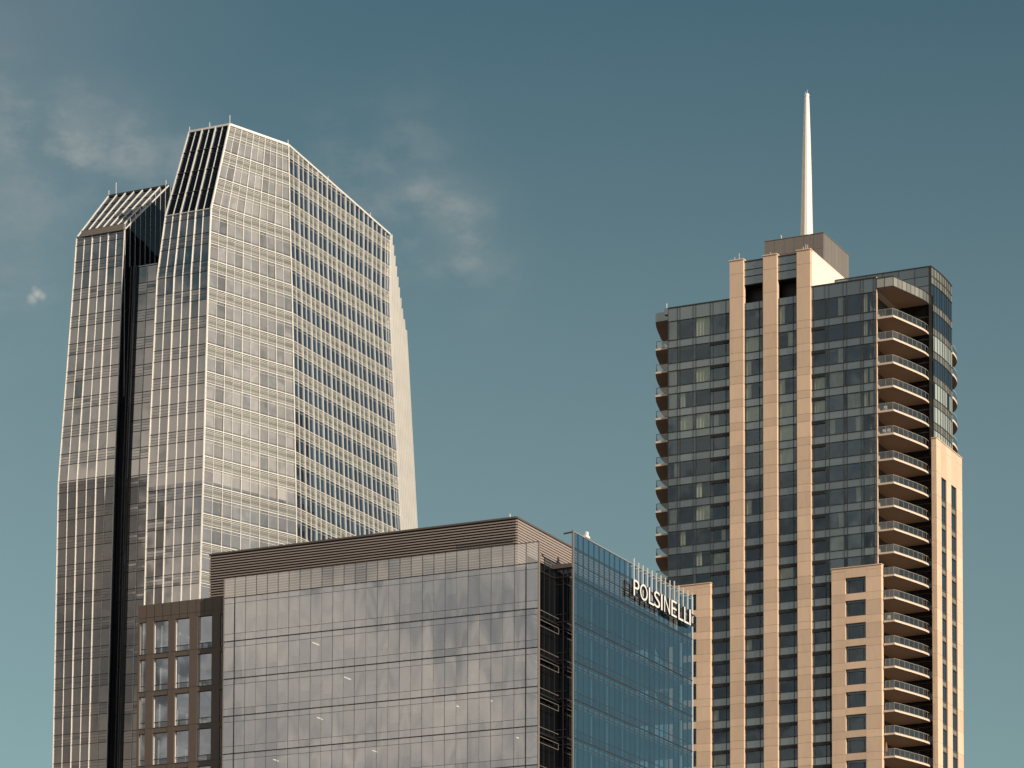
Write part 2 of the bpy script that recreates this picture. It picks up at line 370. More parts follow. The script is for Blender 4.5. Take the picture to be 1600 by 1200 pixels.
def curtain(face, nb, z0, z1, gv, gs, alum, style, fins, findepth, finw, name='window_band'):
    zb = z1 if face.top is None else max(face.top)
    for z in floors(z0, zb):
        lo, hi = max(z-FL*.40, z0), min(z+FL*.60, zb)     # spandrel below the floor line, vision above
        fr = MB(); pn = MB(); hi = max(hi, min(z, zb))
        for i in range(nb):
            u0, u1 = i/nb, (i+1)/nb
            # spandrel split into three rows
            for k in range(4):
                za, zc = z-FL*.40+k*FL*.10, z-FL*.40+(k+1)*FL*.10
                za, zc = max(za, lo), min(zc, zb)
                if zc > za: face.pane(pn, u0, u1, za, zc, 0, gs)
            if hi > z+.02 and z < zb: face.pane(pn, u0, u1, max(z, lo), hi, 0, gv)
        if not pn.f: continue
        def hb(zz, h, d, m):
            if z0 <= zz-h/2 and zz+h/2 <= zb: face.hbar(fr, zz, h, -.02, d, m)
        if style == 'lit':
            hb(z, .10, .13, alum); hb(z-FL*.06, .04, .08, alum); hb(z-FL*.40, .07, .10, alum)
            for k in (1, 2, 3): hb(z-FL*.10*k-.05, .035, .05, alum if k != 2 else greyp)
            hb(z+FL*.07, .035, .05, alud); hb(z+FL*.50, .035, .05, alum)
        else:  # weak grazing light on these faces is put into darker bar colours
            hb(z, .07, .06, alud); hb(z-FL*.40, .07, .06, alud)
            for k in (1, 2, 3): hb(z-FL*.10*k, .03, .03, greyp if k != 2 else alud)
        if not fr.f: continue
        fo = fr.build(name, tower); pn.build('glass_pane', fo)
    for i in fins:
        u = i/nb; w, d = (finw, findepth) if i % 2 == 0 else (finw*.6, findepth*.6)
        fm = MB(); face.vbar(fm, min(max(u, .0005), .9995), w, z0, zb, -.02, d, alu)
        if fm.f: fm.build('fin', tower)
zA = RB[-1].z
curtain(fA, 6, ZLOW, zA, towA, towA, alu, 'dark', range(0, 7), .20, .07)
curtain(fM, 10, ZLOW, ZT, towM, spgl3, alu, 'lit', range(0, 11), .15, .075)
curtain(fB, 22, ZLOW, ZT, towB, spgl3, alu, 'lit', range(0, 23), .19, .11)
curtain(fE, 18, ZLOW, ZD, towM, spgl3, alu, 'lit', range(0, 19), .45, .12)
curtain(f2, 6, ZLOW, ZE, towA, towA, alu, 'dark', range(0, 7), .17, .06)
# sloping dark crown of the main block
cr_ = MB()
for i in range(6):
    for k in range(4):
        za = zA+(ZT-zA)*k/4; zb_ = zA+(ZT-zA)*(k+1)/4
        fAc.pane(cr_, i/6, (i+1)/6, za, zb_, 0, darkg)
for k in range(5):
    zz = zA+(ZT-zA)*k/4
    fAc.hbar(cr_, min(max(zz, zA+.06), ZT-.06), .09, -.02, .12, alud if 0 < k < 4 else alu)
    if 0 < k: fAc.hbar(cr_, zz-.8, .05, -.02, .06, alud)
crown = cr_.build('sloped_crown', tower)
for i in range(7):
    fm = MB(); w, d = (.13, .24) if i % 2 == 0 else (.07, .12)
    fAc.vbar(fm, i/6, w, zA, ZT, -.02, d, alu); fm.build('fin', tower)
# back closure and roof of main block
bk = MB()
back = [Vector((RE[i].x-22, RE[i].y+4, RE[i].z)) for i in range(4)]
lowz = ZLOW
def dr(p, z): return Vector((p.x, p.y, z))
ringpts = lambda i: [RA[i], RB[i], RC[i], RD[i], RE[i], Vector((RA[i].x, RE[i].y+4, RE[i].z))]
r0 = ringpts(0)
for a, b in zip(r0, r0[1:]+r0[:1]): bk.quad([dr(a, 0), dr(b, 0), dr(b, ZLOW), dr(a, ZLOW)], towA)
for i in range(3):
    p, q = ringpts(i), ringpts(i+1)
    for k in (4, 5): bk.quad([p[k], p[(k+1) % 6], q[(k+1) % 6], q[k]], towA) if i < 1 or k == 5 else None
q = ringpts(3); bt = Vector((a_top.x, RE[3].y+4, ZEE))
bk.quad([q[5], q[0], a_top, bt], darkg); bk.quad([e_top, ringpts(1)[4], ringpts(1)[5], bt], towA)
bk.quad([dr(a_top, ZT-.05), dr(b_top, ZT-.05), dr(c_top, ZT-.05)], roofm)
bk.quad([dr(a_top, ZT-.05), dr(c_top, ZT-.05), dr(d_top, ZD-.05)], roofm); bk.quad([dr(a_top, ZT-.05), dr(d_top, ZD-.05), bt], roofm); bk.quad([dr(d_top, ZD-.05), e_top, bt], roofm)
bk.build('roof', tower)
cp_ = MB()
for a, b in ((a_top, b_top), (b_top, c_top), (c_top, d_top)): cp_.bar(dr(a, a.z+.05), dr(b, b.z+.05), .35, alu, h=.28)
cp_.build('coping', tower)
# second block: side wall, sloping roof, recess
sb = MB()
xr = LR[-1].x
def side_pt(Y, z):   # on the side wall plane which leans slightly with the corner
    q_ = Face.pl(f2.R, z); return Vector((q_.x, Y, z))
YB = YT+34
REC = 1.6
ztopR = on_Y(226, 414, Y2+1.8+REC).z
for i in range(3):
    a, b = LR[i], LR[i+1]
    sb.quad([a, Vector((a.x, YB, a.z)), Vector((b.x, YB, b.z)), b], darkg)
sb.quad([LR[3], Vector((xr, YB, ZE)), Vector((xr, YB, ZR)), Vector((xr, YRID, ZR))], darkg)
sb.quad([LA[0], LA[1], Vector((LA[1].x, YB, LA[1].z)), Vector((LA[0].x, YB, LA[0].z))], towA)
sb.quad([LA[1], LA[2], Vector((LA[2].x, YB, LA[2].z)), Vector((LA[1].x, YB, LA[1].z))], towA)
sb.quad([LA[2], LA[3], Vector((LA[3].x, YB, LA[3].z)), Vector((LA[2].x, YB, LA[2].z))], towA)
sb.quad([LA[3], rl, Vector((rl.x, YB, ZR)), Vector((LA[3].x, YB, ZE))], towA)
sb.quad([Vector((rl.x, YRID, ZR)), Vector((xr, YRID, ZR)), Vector((xr, YB, ZR)), Vector((rl.x, YB, ZR))], roofm)
sb.quad([Vector((LR[0].x, YB, 0)), Vector((LA[0].x, YB, 0)), Vector((rl.x, YB, ZR)), Vector((xr, YB, ZR))], towA)
for a, b in ((LA[0], LR[0]), (LR[0], Vector((LR[0].x, YB, ZLOW))), (Vector((LA[0].x, YB, ZLOW)), LA[0])):
    sb.quad([dr(a, 0), dr(b, 0), dr(b, a.z), dr(a, a.z)], towA)
sb.build('side_wall', tower)
# mullions on the dark side wall
sm = MB()
for k in range(1, 13):
    yy = 1.3*k
    zt_ = min(ZR-.1, ZE+(ZR-ZE)*yy/(YRID-LR[-1].y)-.15)
    zs = [LR[0].z, LR[1].z, LR[2].z, zt_]
    for a, b in zip(zs, zs[1:]):
        pa, pb_ = side_pt(Y2+2+yy-1.2, a), side_pt(Y2+2+yy-1.2, b)
        off = Vector((.08, 0, 0)); sm.bar(pa+off, pb_+off, .05, alu)
sm.build('mullion', tower)
# sloping roof with long fins
def roofP(u, t): 
    a = LA[3]*(1-u)+Vector((xr, LR[3].y, ZE))*u; b = rl*(1-u)+Vector((xr, YRID, ZR))*u
    return a*(1-t)+b*t
rf = MB()
for i in range(7):
    for k in range(5):
        rf.quad([roofP(i/7, k/5), roofP((i+1)/7, k/5), roofP((i+1)/7, (k+1)/5), roofP(i/7, (k+1)/5)], darkg)
nrm = (roofP(1, 0)-roofP(0, 0)).cross(roofP(0, 1)-roofP(0, 0)).normalized()
for k in range(1, 5): rf.bar(roofP(0, k/5)+nrm*.03, roofP(1, k/5)+nrm*.03, .06, alud)
rf.bar(roofP(0, 1)+Vector((0, 0, .1)), roofP(1, 1)+Vector((0, 0, .1)), .3, alud)
rf.build('sloped_roof', tower)
for i in range(8):
    fm = MB(); fm.bar(roofP(i/7, .02)+nrm*.12, roofP(i/7, 1)+nrm*.12, .14 if i % 2 == 0 else .09, alu, h=.18, up=nrm); fm.build('fin', tower)
ev = MB(); a, b = LA[3].lerp(LR[3], .12), LR[3]
ev.hexa([a+Vector((0, .1, .05)), b+Vector((0, .1, .05)), b+Vector((0, .1, .95)), a+Vector((0, .1, .95)), a+Vector((0, -.3, .05)), b+Vector((0, -.3, .05)), b+Vector((0, -.3, .95)), a+Vector((0, -.3, .95))], greyp)
ev.build('parapet', tower)
# recessed strip between the two blocks
RL = [Vector((p.x+.02, p.y+REC, p.z)) for p in LR[:3]]; RRr = [Vector((p.x-.02, q_.y+REC, q_.z)) for p, q_ in zip(RA[:3], LR[:3])]
RL.append(Vector((RL[-1].x+.01, RL[-1].y, ztopR))); RRr.append(Vector((RRr[-1].x, RRr[-1].y, ztopR)))
RL = [p for p in RL if p.z <= ztopR+.01]; RRr = [p for p in RRr if p.z <= ztopR+.01]
fR = Face(RL, RRr)
curtain(fR, 5, ZLOW, ztopR, towA, towA, alu, 'dark', [2, 3, 4], .10, .07, name='recessed_window_band')
dc = MB()
for z in floors(ZLOW, ztopR):
    a_, b_ = max(z-FL*.4, ZLOW), min(z+FL*.6, ztopR)
    if b_-a_ > .1: fR.box(dc, .001, .19, a_+.02, b_-.02, .02, .22, darkg)
for u, w in ((.06, .05), (.12, .05), (.185, .10)): fR.vbar(dc, u, w, ZLOW, ztopR, .2, .34, greyp if u < .15 else black)
dc.build('dark_cladding', tower)
# end wall of the recess top (roof over the strip)
rt = MB(); a, b = fR.P(0, ztopR), fR.P(1, ztopR)
rt.quad([a, b, Vector((b.x, YB, ztopR)), Vector((a.x, YB, ztopR))], roofm)
# west side of the main block above the recess
for i in range(3):
    rt.quad([Vector((RA[i].x, YB, RA[i].z)), RA[i], RA[i+1], Vector((RA[i+1].x, YB, RA[i+1].z))], darkg)
rt.build('recess_roof', tower)
# lightning rods
for (P, h) in ((b_top, 1.3), (a_top, .7), (a_top.lerp(b_top, .5), .8), (c_top, .7), (c_top.lerp(d_top, .38), .6), (c_top.lerp(d_top, .8), .7), (roofP(.0, 1), .9), (roofP(.12, 1), 1.9), (roofP(.95, 1), .9)):
    lr = MB(); lr.bar(P+Vector((0, 0, .1)), P+Vector((0, 0, .1+h)), .09, alu); lr.build('lightning_rod', tower)

# ================================================================== OFFICE BLOCK (front)
P842 = on_depth(842, 846, 340.0); Y0 = P842.y; XR = P842.x
XL = on_Y(350, 906, Y0).x; XC = on_Y(822, 870, Y0).x; XLc = on_Y(367, 930, Y0).x
zy = lambda y: on_Y(842, y, Y0).z
ZP = zy(846); lv = [zy(y) for y in (878.5, 949.8, 1011, 1072, 1133.5, 1194.5, 1256)]
Y1 = on_X(866, 1000, XC).y
XB = on_Y(895, 900, Y1).x
pB0 = on_X(897, 831, XB); YB0 = pB0.y; ZPB = pB0.z
pB1 = on_X(1082, 936, XB); YB1 = pB1.y
print('office', Y0, XL, XR, XC, 'Y1', Y1, 'XB', XB, YB0, YB1, ZP, ZPB, pB1.z, lv, 'mod', (XC-XLc)/26)
office = thing('office_block', 'lower office block with silver and blue glass sides under a brown louvred rooftop screen', 'office building', (XC, Y0, 0))
f1 = flat(Vector((XL, Y0)), Vector((XR, Y0)))
LEN = XR-XL
us = [0]+[(XLc-XL+(XC-XLc)*i/26)/LEN for i in range(27)]+[1]
# top glass screen
pm = MB(); fm = MB()
for a, b in zip(us, us[1:]): f1.pane(pm, a+.0006, b-.0006, lv[0]+.06, ZP, 0, screeng)
f1.hbar(fm, lv[0], .10, -.12, .03, alud); f1.hbar(fm, ZP, .07, -.12, .03, brown)
for u in us[1:-1]: f1.vbar(fm, u, .05, lv[0], ZP, -.18, .02, alud)
o_ = fm.build('screen_frame', office); pm.build('glass_screen', o_)
for k in range(6):
    zt_, zb_ = lv[k]-.05, lv[k+1]+.05
    fr = MB(); pn = MB()
    za, zc = zt_-.62, zb_+.80
    H = lv[k]-lv[k+1]
    for a, b in zip(us, us[1:]):
        g_ = officeg
        f1.pane(pn, a+.0004, b-.0004, za, zt_, 0, g_)
        f1.pane(pn, a+.0004, b-.0004, zc, za, 0, g_)
        f1.pane(pn, a+.0004, b-.0004, zb_, zc, 0, g_)
    f1.hbar(fr, lv[k+1], .11, -.15, .05, alud)
    f1.hbar(fr, za, .035, -.03, .02, alud); f1.hbar(fr, zc, .035, -.03, .02, alud)
    for i, u in enumerate(us):
        big = i in (1, len(us)-2)
        f1.vbar(fr, min(max(u, .001), .999), .13 if big else .04, lv[k+1], lv[k]-.055, -.05, .025 if big else .015, alud if big or i % 2 == 0 else greyp)
    o_ = fr.build('window_band', office); pn.build('glass_pane', o_)
# right edge post and left edge post of the glass front
for u in (0, 1):
    e = MB(); f1.vbar(e, .0008 if u == 0 else .9992, .12, lv[-1], ZP, -.25, .06, greyp); e.build('edge_post', office)
# floors, core and columns seen through the glass
XWL = on_Y(216, 944, Y0+1.1).x
for k in range(7):
    sl_ = MB()
    sl_.prism([(XWL+.3, Y0+1.6), (XLc, Y0+1.6), (XLc, Y0+.35), (XC-.3, Y0+.35), (XC-.3, Y1+.4), (XB-.3, Y1+.4), (XB-.3, YB1-.3), (XWL+.3, YB1-.3)], lv[k]-.75, lv[k]-.12, ceilm)
    sl_.build('floor_slab', office)
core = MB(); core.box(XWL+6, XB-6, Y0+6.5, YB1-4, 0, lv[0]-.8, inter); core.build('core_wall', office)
for i in range(7):
    cx_ = XLc+1.0+(XC-XLc-1.8)*i/6
    c_ = MB(); c_.box(cx_-.25, cx_+.25, Y0+.5, Y0+1.0, lv[-1], lv[0]-.78, cream); c_.build('column', office)
for i in range(5):
    cy_ = Y1+2+(YB1-Y1-2.6)*i/4
    c_ = MB(); c_.box(XB-2.0, XB-1.4, cy_-.3, cy_+.3, lv[-1], lv[0]-.78, inter); c_.build('column', office)
lampm, lt = newmat('lamp_tube'); e_ = N('ShaderNodeEmission', lt); e_.inputs[0].default_value = (1, .9, .72, 1); e_.inputs[1].default_value = 0.9; lo = N('ShaderNodeOutputMaterial', lt); L(e_.outputs[0], lo.inputs[0], lt)
for (px, k) in ((480, 1), (530, 2), (488, 3), (760, 3), (575, 4), (640, 4), (712, 5), (800, 4), (420, 4), (700, 3), (560, 5)):
    x = on_Y(px, 1000, Y0).x; lm_ = MB(); lm_.box(x-.05, x+.05, Y0+1.2, Y0+2.6, lv[k]-.84, lv[k]-.77, lampm); lm_.build('ceiling_lamp', office)
# roller blinds half drawn and lamps behind the front glass
for k in range(6):
    bl = MB()
    for i in range(26):
        if random.random() < .30:
            x0 = XLc+(XC-XLc)*i/26; h = random.uniform(.2, .9)*2.6
            bl.quad([(x0+.08, Y0+.3, lv[k]-.8-h), (x0+1.3, Y0+.3, lv[k]-.8-h), (x0+1.3, Y0+.3, lv[k]-.8), (x0+.08, Y0+.3, lv[k]-.8)], curt)
    if bl.f: bl.build('roller_blind', office)
# recessed corner: side wall, back wall
rc = MB()
for k in range(-1, 6):
    zt_ = lv[k] if k >= 0 else lv[0]+1.0
    zb_ = lv[k+1]
    for a in range(5):
        ya, yb = Y0+.3+(Y1-Y0-.3)*a/5, Y0+.3+(Y1-Y0-.3)*(a+1)/5
        rc.quad([(XC, ya, zb_), (XC, yb, zb_), (XC, yb, zt_), (XC, ya, zt_)], darkg)
    for a in range(2):
        xa, xb = XC+(XB-XC)*a/2, XC+(XB-XC)*(a+1)/2
        rc.quad([(xa, Y1, zb_), (xb, Y1, zb_), (xb, Y1, zt_), (xa, Y1, zt_)], darkg)
rc.build('recess_glass', office)
rb = MB()
for k in range(7):
    rb.box(XC+.02, XC+.10, Y0+.3, Y1-.02, lv[k]-.06, lv[k]+.06, black)
    rb.box(XC+.1, XB-.05, Y1-.14, Y1-.02, lv[k]-.06, lv[k]+.08, black); rb.box(XC+.1, XB-.05, Y1-.10, Y1-.02, lv[k]-.85, lv[k]-.75, black)
    rb.box(XC+.1, XB-.05, Y1-.10, Y1-.02, lv[k]+.85, lv[k]+.92, alud)
for x in (XC+.06, (XC+XB)/2, XB-.62): rb.box(x-.05, x+.05, Y1-.12, Y1-.02, lv[-1], lv[0]+1, black)
rg = MB()
for k in range(6): rg.quad([(XB-.58, Y1-.16, lv[k+1]+.05), (XB-.02, Y1-.16, lv[k+1]+.05), (XB-.02, Y1-.16, lv[k]-.05), (XB-.58, Y1-.16, lv[k]-.05)], officeg)
rg.build('return_glass', office)
for a in range(1, 5):
    y = Y0+.3+(Y1-Y0-.3)*a/5; rb.box(XC+.02, XC+.08, y-.03, y+.03, lv[-1], lv[0]+1, black)
rb.build('recess_mullion', office)
for k in range(1, 7):
    for zz in (lv[k]+.05, lv[k]-1.0):
        br = MB(); x = XR-.05 if False else XC+.75
        ya, yb = Y0+.1, Y1-.45
        br.bar((x, ya, zz+.25), (x, yb, zz+.25), .05, greyp)
        if zz < lv[k]: br.bar((x, ya, zz-.42), (x, yb, zz-.42), .05, greyp); br.bar((x, yb, zz-.42), (x, yb, zz+.25), .05, greyp)
        if zz > lv[k]: br.box(XC+.12, XC+.75, Y0+.15, Y1-.3, zz-.46, zz-.42, alud)
        br.build('outrigger_frame', office)
bm_ = MB(); bm_.box(XC-.2, XB+.02, Y1-.30, Y1+.2, lv[0]+1.0, lv[0]+1.45, brown); bm_.build('brown_beam', office)
# rooftop louvre screen
pp = on_Y(807, 808, Y0+1.7); XPc = pp.x; ZPT = pp.z; YPf = Y0+1.7
XPl = on_Y(328, 871, YPf).x
zw = on_Y(216.7, 946.7, Y0+1.1).z            # wing roof
def louvre(mb, x0, x1, y0, y1, z0, z1, face):
    """horizontal slats; face 'A' looks to -Y, 'B' looks to +X"""
    p = .30; n = int((z1-z0)/p)
    for i in range(n):
        z = z1-.14-(i+1)*p
        if face == 'A':
            mb.hexa([(x0, y0+.1, z), (x1, y0+.1, z), (x1, y0+.1, z+.17), (x0, y0+.1, z+.17), (x0, y0-.14, z-.03), (x1, y0-.14, z-.03), (x1, y0-.14, z+.10), (x0, y0-.14, z+.10)], louvm)
        else:
            mb.hexa([(x1-.1, y0, z), (x1-.1, y1, z), (x1-.1, y1, z+.20), (x1-.1, y0, z+.20), (x1+.14, y0, z-.03), (x1+.14, y1, z-.03), (x1+.14, y1, z+.17), (x1+.14, y0, z+.17)], louvm)

brown_l = brown
YPe = YB1-1.0
lm = MB(); louvre(lm, XPl, XPc, YPf, YPf, zw-.2, ZPT, 'A'); lm.box(XPl-.05, XPc+.05, YPf-.16, YPf+.1, ZPT-.14, ZPT+.06, brown); lm.build('louvre_screen', office)
lm = MB(); louvre(lm, XPc, XPc, YPf, YPe, lv[0]-.1, ZPT, 'B'); lm.box(XPc-.1, XPc+.17, YPf, YPe, ZPT-.14, ZPT+.06, brown); lm.build('louvre_screen', office)
lb = MB(); lb.box(XPl+.02, XPc-.12, YPf+.12, YPe, lv[0]-.7, ZPT-.05, blackb); lb.build('plant_room', office)
vl = MB(); a = on_Y(716, 850, YPf); 
for i in range(6): vl.box(a.x, XPc-.25, YPf-.20, YPf-.02, a.z-.9+i*.30-.8, a.z-.9+i*.30-.68, black)
vl.build('vent_grille', office)
rdk = MB(); rdk.box(XWL+.1, XB-.25, Y1+.3, YB1-.2, lv[0]-.1, lv[0]+.02, roofm); rdk.box(XWL+.3, XC-.2, Y0+1.7, Y1+.2, lv[0]-.1, lv[0]+.02, roofm); rdk.build('roof', office)
# lower body (below the picture)
lbd = MB(); lbd.prism([(XWL, Y0+1.1), (XL+.02, Y0+1.1), (XL+.02, Y0), (XC, Y0), (XC, Y1), (XB, Y1), (XB, YB1), (XWL, YB1)], 0, lv[-1]-.1, officeg); lbd.build('lower_wall', office)
# blue glass side
fb = flat(Vector((XB, YB0-.25)), Vector((XB, YB1))); LB = YB1-YB0+.25
nbm = 24
for k in range(-1, 6):
    zt_ = (lv[k] if k >= 0 else ZPB)-.05; zb_ = lv[k+1]+.05
    fr = MB(); pn = MB()
    for i in range(nbm):
        rows = [zb_, zb_+.8, zt_-.62, zt_] if k >= 0 else [zb_, zb_+(zt_-zb_)*.33, zb_+(zt_-zb_)*.66, zt_]
        for a, b in zip(rows, rows[1:]): fb.pane(pn, i/nbm+.0008, (i+1)/nbm-.0008, a, b, 0, blueg)
    fb.hbar(fr, lv[k+1], .12, -.12, .05, alud)
    for zz in rows[1:-1]: fb.hbar(fr, zz, .05, -.12, .02, alud)
    for i in range(nbm+1): fb.vbar(fr, min(max(i/nbm, .002), .998), .05, lv[k+1], zt_, -.15, .012, alud)
    o_ = fr.build('window_band', office); pn.build('glass_pane', o_)
e = MB(); fb.vbar(e, .001, .22, lv[-1], ZPB+.1, -.12, .07, greyp); e.build('edge_post', office)
e = MB(); fb.vbar(e, .999, .12, lv[-1], ZPB+.1, -.12, .07, alu); e.build('edge_post', office)
e = MB(); fb.hbar(e, ZPB+.02, .09, -.15, .05, railm); e.build('coping', office)
# white blinds on the blue side
for k in range(0, 6):
    bl = MB()
    for i in range(24):
        if i % 3 == 1 or i == 22:
            yb = YB0+(YB1-YB0)*i/24; bl.box(XB-.5, XB-.42, yb, yb+(.09 if i != 22 else .7), lv[k+1]+.3, lv[k]-.8, curt)
    bl.build('blind', office)
be = MB(); be.bar((XB-.1, YB0-.2, ZPB-.05), (XB-1.0, YB0-.6, ZPB-.25), .3, alud, h=.12); be.build('camera_bracket', office)
fl = MB(); q_ = on_X(917, 838, XB); fl.box(XB-.15, XB+.15, q_.y-.5, q_.y+.5, ZPB+.1, ZPB+.35, whitep); fl.prism([(XB-.1, q_.y-.25), (XB+.1, q_.y-.25), (XB+.1, q_.y+.25), (XB-.1, q_.y+.25)], ZPB+.35, ZPB+.8, whitep); fl.build('roof_light', office)
rd_ = MB(); rd_.bar((XPc-.8, YPf, ZPT), (XPc-.8, YPf, ZPT+.45), .10, whitep); rd_.build('lightning_rod', office)
# sign
sp_ = on_X(986, 905, XB)
for i in range(14):
    q_ = on_X(986+(1077-986)*i/13, 905+i*4, XB)
    ps = MB(); zb_ = on_X(986, 930, XB).z
    ps.box(XB+.32, XB+.44, q_.y-.04, q_.y+.04, zb_, ZPB+(.55 if i in (0, 9) else .32), alu)
    ps.box(XB+.02, XB+.32, q_.y-.04, q_.y+.04, ZPB-.35, ZPB-.27, alu)
    ps.build('sign_post', office)
sg = MB(); ya, yb = on_X(986, 930, XB).y, on_X(1079, 978, XB).y
zb_ = on_X(990, 930, XB).z
zl0 = zb_+.15
for (z, h) in ((zl0-.40, .34), (zl0+.9, .12)): sg.box(XB+.46, XB+.60, ya-.2, yb+.1, z, z+h, black)
sign = sg.build('sign', office)
LX = XB+.72
zt_l = on_X(990.5, 904.5, LX).z; zbt_l = on_X(990.5, 930, LX).z; HL = zt_l-zbt_l
def letter(ch, px0, px1):
    cu = bpy.data.curves.new('letter', 'FONT'); cu.body = ch; cu.extrude = .5; cu.offset = -.004; cu.resolution_u = 6
    tmp = bpy.data.objects.new('tmp', cu); S.collection.objects.link(tmp)
    bpy.context.view_layer.update()
    me = bpy.data.meshes.new_from_object(tmp.evaluated_get(bpy.context.evaluated_depsgraph_get()))
    bpy.data.objects.remove(tmp)
    xs = [v.co.x for v in me.vertices]; ys = [v.co.y for v in me.vertices]
    x0, x1, y0, y1 = min(xs), max(xs), min(ys), max(ys)
    ya = on_X(px0, 920, LX).y; yb = on_X(px1, 920, LX).y
    loc = Vector(office.location)
    for v in me.vertices:
        Y = ya+(v.co.x-x0)/(x1-x0)*(yb-ya); Z = zbt_l+(v.co.y-y0)/(y1-y0)*HL
        X = LX+v.co.z*.30-.15
        v.co = Vector((X, Y, Z))-loc
    me.materials.clear(); me.materials.append(whitep); me.materials.append(black); me.update()
    for p in me.polygons: p.material_index = 0 if p.normal.x > .9 else 1
    o = bpy.data.objects.new('letter', me); S.collection.objects.link(o); o.parent = sign
for ch, a, b in (('P', 990.2, 999), ('O', 1000.3, 1012), ('L', 1014, 1022.3), ('S', 1022.4, 1031.3), ('I', 1033, 1035.2), ('N', 1038, 1047), ('E', 1049.2, 1057.4), ('L', 1060, 1068), ('L', 1069.2, 1076.4), ('I', 1077.2, 1079.3)):
    letter(ch, a, b)
# brown wing
YW = Y0+1.1
fw = flat(Vector((XWL, YW)), Vector((XL+.1, YW))); LW = XL+.1-XWL
wx = [on_Y(x, 1000, YW).x for x in (218, 228, 240, 263, 273.5, 296, 309, 331, 344, 350)]
zwt = zw; wl = MB()
wz = []
for k in range(6):
    a = on_Y(240, 970.7+58.2*k, YW).z; b = on_Y(240, 1021+58.0*k, YW).z; wz.append((a, b))
uw = [(x-XWL)/LW for x in wx]
fw.box(wl, 0, 1, wz[0][0], zwt, -.35, 0, brownp)
for k in range(6):
    zb_ = wz[k+1][0] if k < 5 else wz[k][1]-1
    fw.box(wl, 0, 1, zb_, wz[k][1], -.352, .0-.004, brownp)
for a, b in ((0, uw[0]), (uw[1], uw[2]), (uw[3], uw[4]), (uw[5], uw[6]), (uw[7], uw[8])):
    fw.box(wl, a, b, wz[5][1]-1, wz[0][0], -.35, .03, brownp)
for i in range(1, 11): fw.vbar(wl, i/11, .03, wz[0][0]+.02, zwt-.02, .001, .012, black)
for k in range(6):
    fw.hbar(wl, wz[k][1]-.03, .03, 0, .04, black)
fw.hbar(wl, wz[0][0]+.5, .03, 0, .012, black)
wl.build('brown_wall', office)
for k in range(6):
    for j in range(5):
        u0, u1 = uw[2*j], min(uw[2*j+1], .999); a, b = wz[k]
        fr = MB(); pn = MB()
        fw.hbar(fr, b+.66, .06, -.30, -.22, black, u0, u1)
        fw.box(fr, u0, u0+.06/LW, b, a, -.34, -.2, alu)
        fw.box(fr, u1-.05/LW, u1, b, a, -.34, -.2, alud)
        fw.pane(pn, u0, u1, b, b+.66, -.29, wingg); fw.pane(pn, u0, u1, b+.66, a, -.29, wingg)
        o_ = fr.build('window', office); pn.build('pane', o_)
        if random.random() < .7:
            cu_ = MB(); uu = u0+(u1-u0)*random.choice([.08, .12, .8]); fw.box(cu_, uu, uu+.2/LW, b+.1, b+(a-b)*random.uniform(.3, .6), -.6, -.55, curt); cu_.build('blind', o_)

# ================================================================== RESIDENTIAL TOWER (right)
PC = on_depth(1266, 390, 470.0); YS = PC.y               # plane of the stone piers
YG = YS+.55                                              # glass plane
resi = thing('residential_tower', 'apartment tower with tan stone piers, dark glass, stacked corner balconies and white spire', 'apartment tower', (PC.x, YS, 0))
X_ = lambda px, Y=None, y=700: on_Y(px, y, Y if Y is not None else YG).x
Z_ = lambda y, px=1140, Y=None: on_Y(px, y, Y if Y is not None else YG).z
sill = [Z_(519+36.17*n) for n in range(10)]+[Z_(879.5+35.05*n) for n in range(12)]
XG0 = X_(1044); XG1 = X_(1370)
fg = flat(Vector((XG0, YG)), Vector((XG1, YG))); LG = XG1-XG0
U = lambda px, y=700: (X_(px, YG, y)-XG0)/LG
ZTOPL = Z_(468, 1140); ZTOPR = Z_(448.5, 1268); ZBOT = sill[-1]-1.2
ZCR = on_Y(1266, 389, YS).z
print('resi', YS, XG0, XG1, ZTOPL, ZTOPR, ZCR, 'pitch', sill[0]-sill[1], sill[-2]-sill[-1])
piers = [(1140.3, 1161.7), (1192.6, 1214.3), (1245.4, 1266.6)]
SP = 1.2
# piers
for (a, b) in piers:
    x0, x1 = X_(a, YS, 700), X_(b, YS, 700)
    p = MB()
    zs = [ZBOT]+sorted(sum([[s, s-SP] for s in sill], []))+[ZTOPL, ZTOPL+3.6, ZCR]
    zs = sorted(z for z in zs if ZBOT <= z <= ZCR)
    for za, zb_ in zip(zs, zs[1:]):
        if zb_-za < .05: continue
        p.box(x0, x1, YS, YG+.3, za+.018, zb_-.018, stone); p.box(x0+.02, x1-.02, YS+.03, YG+.28, za-.018, za+.018, stonej)
    p.box(x0-.08, x1+.08, YS-.1, YG+.4, ZCR-.01, ZCR+.14, stone)
    p.build('stone_pier', resi)
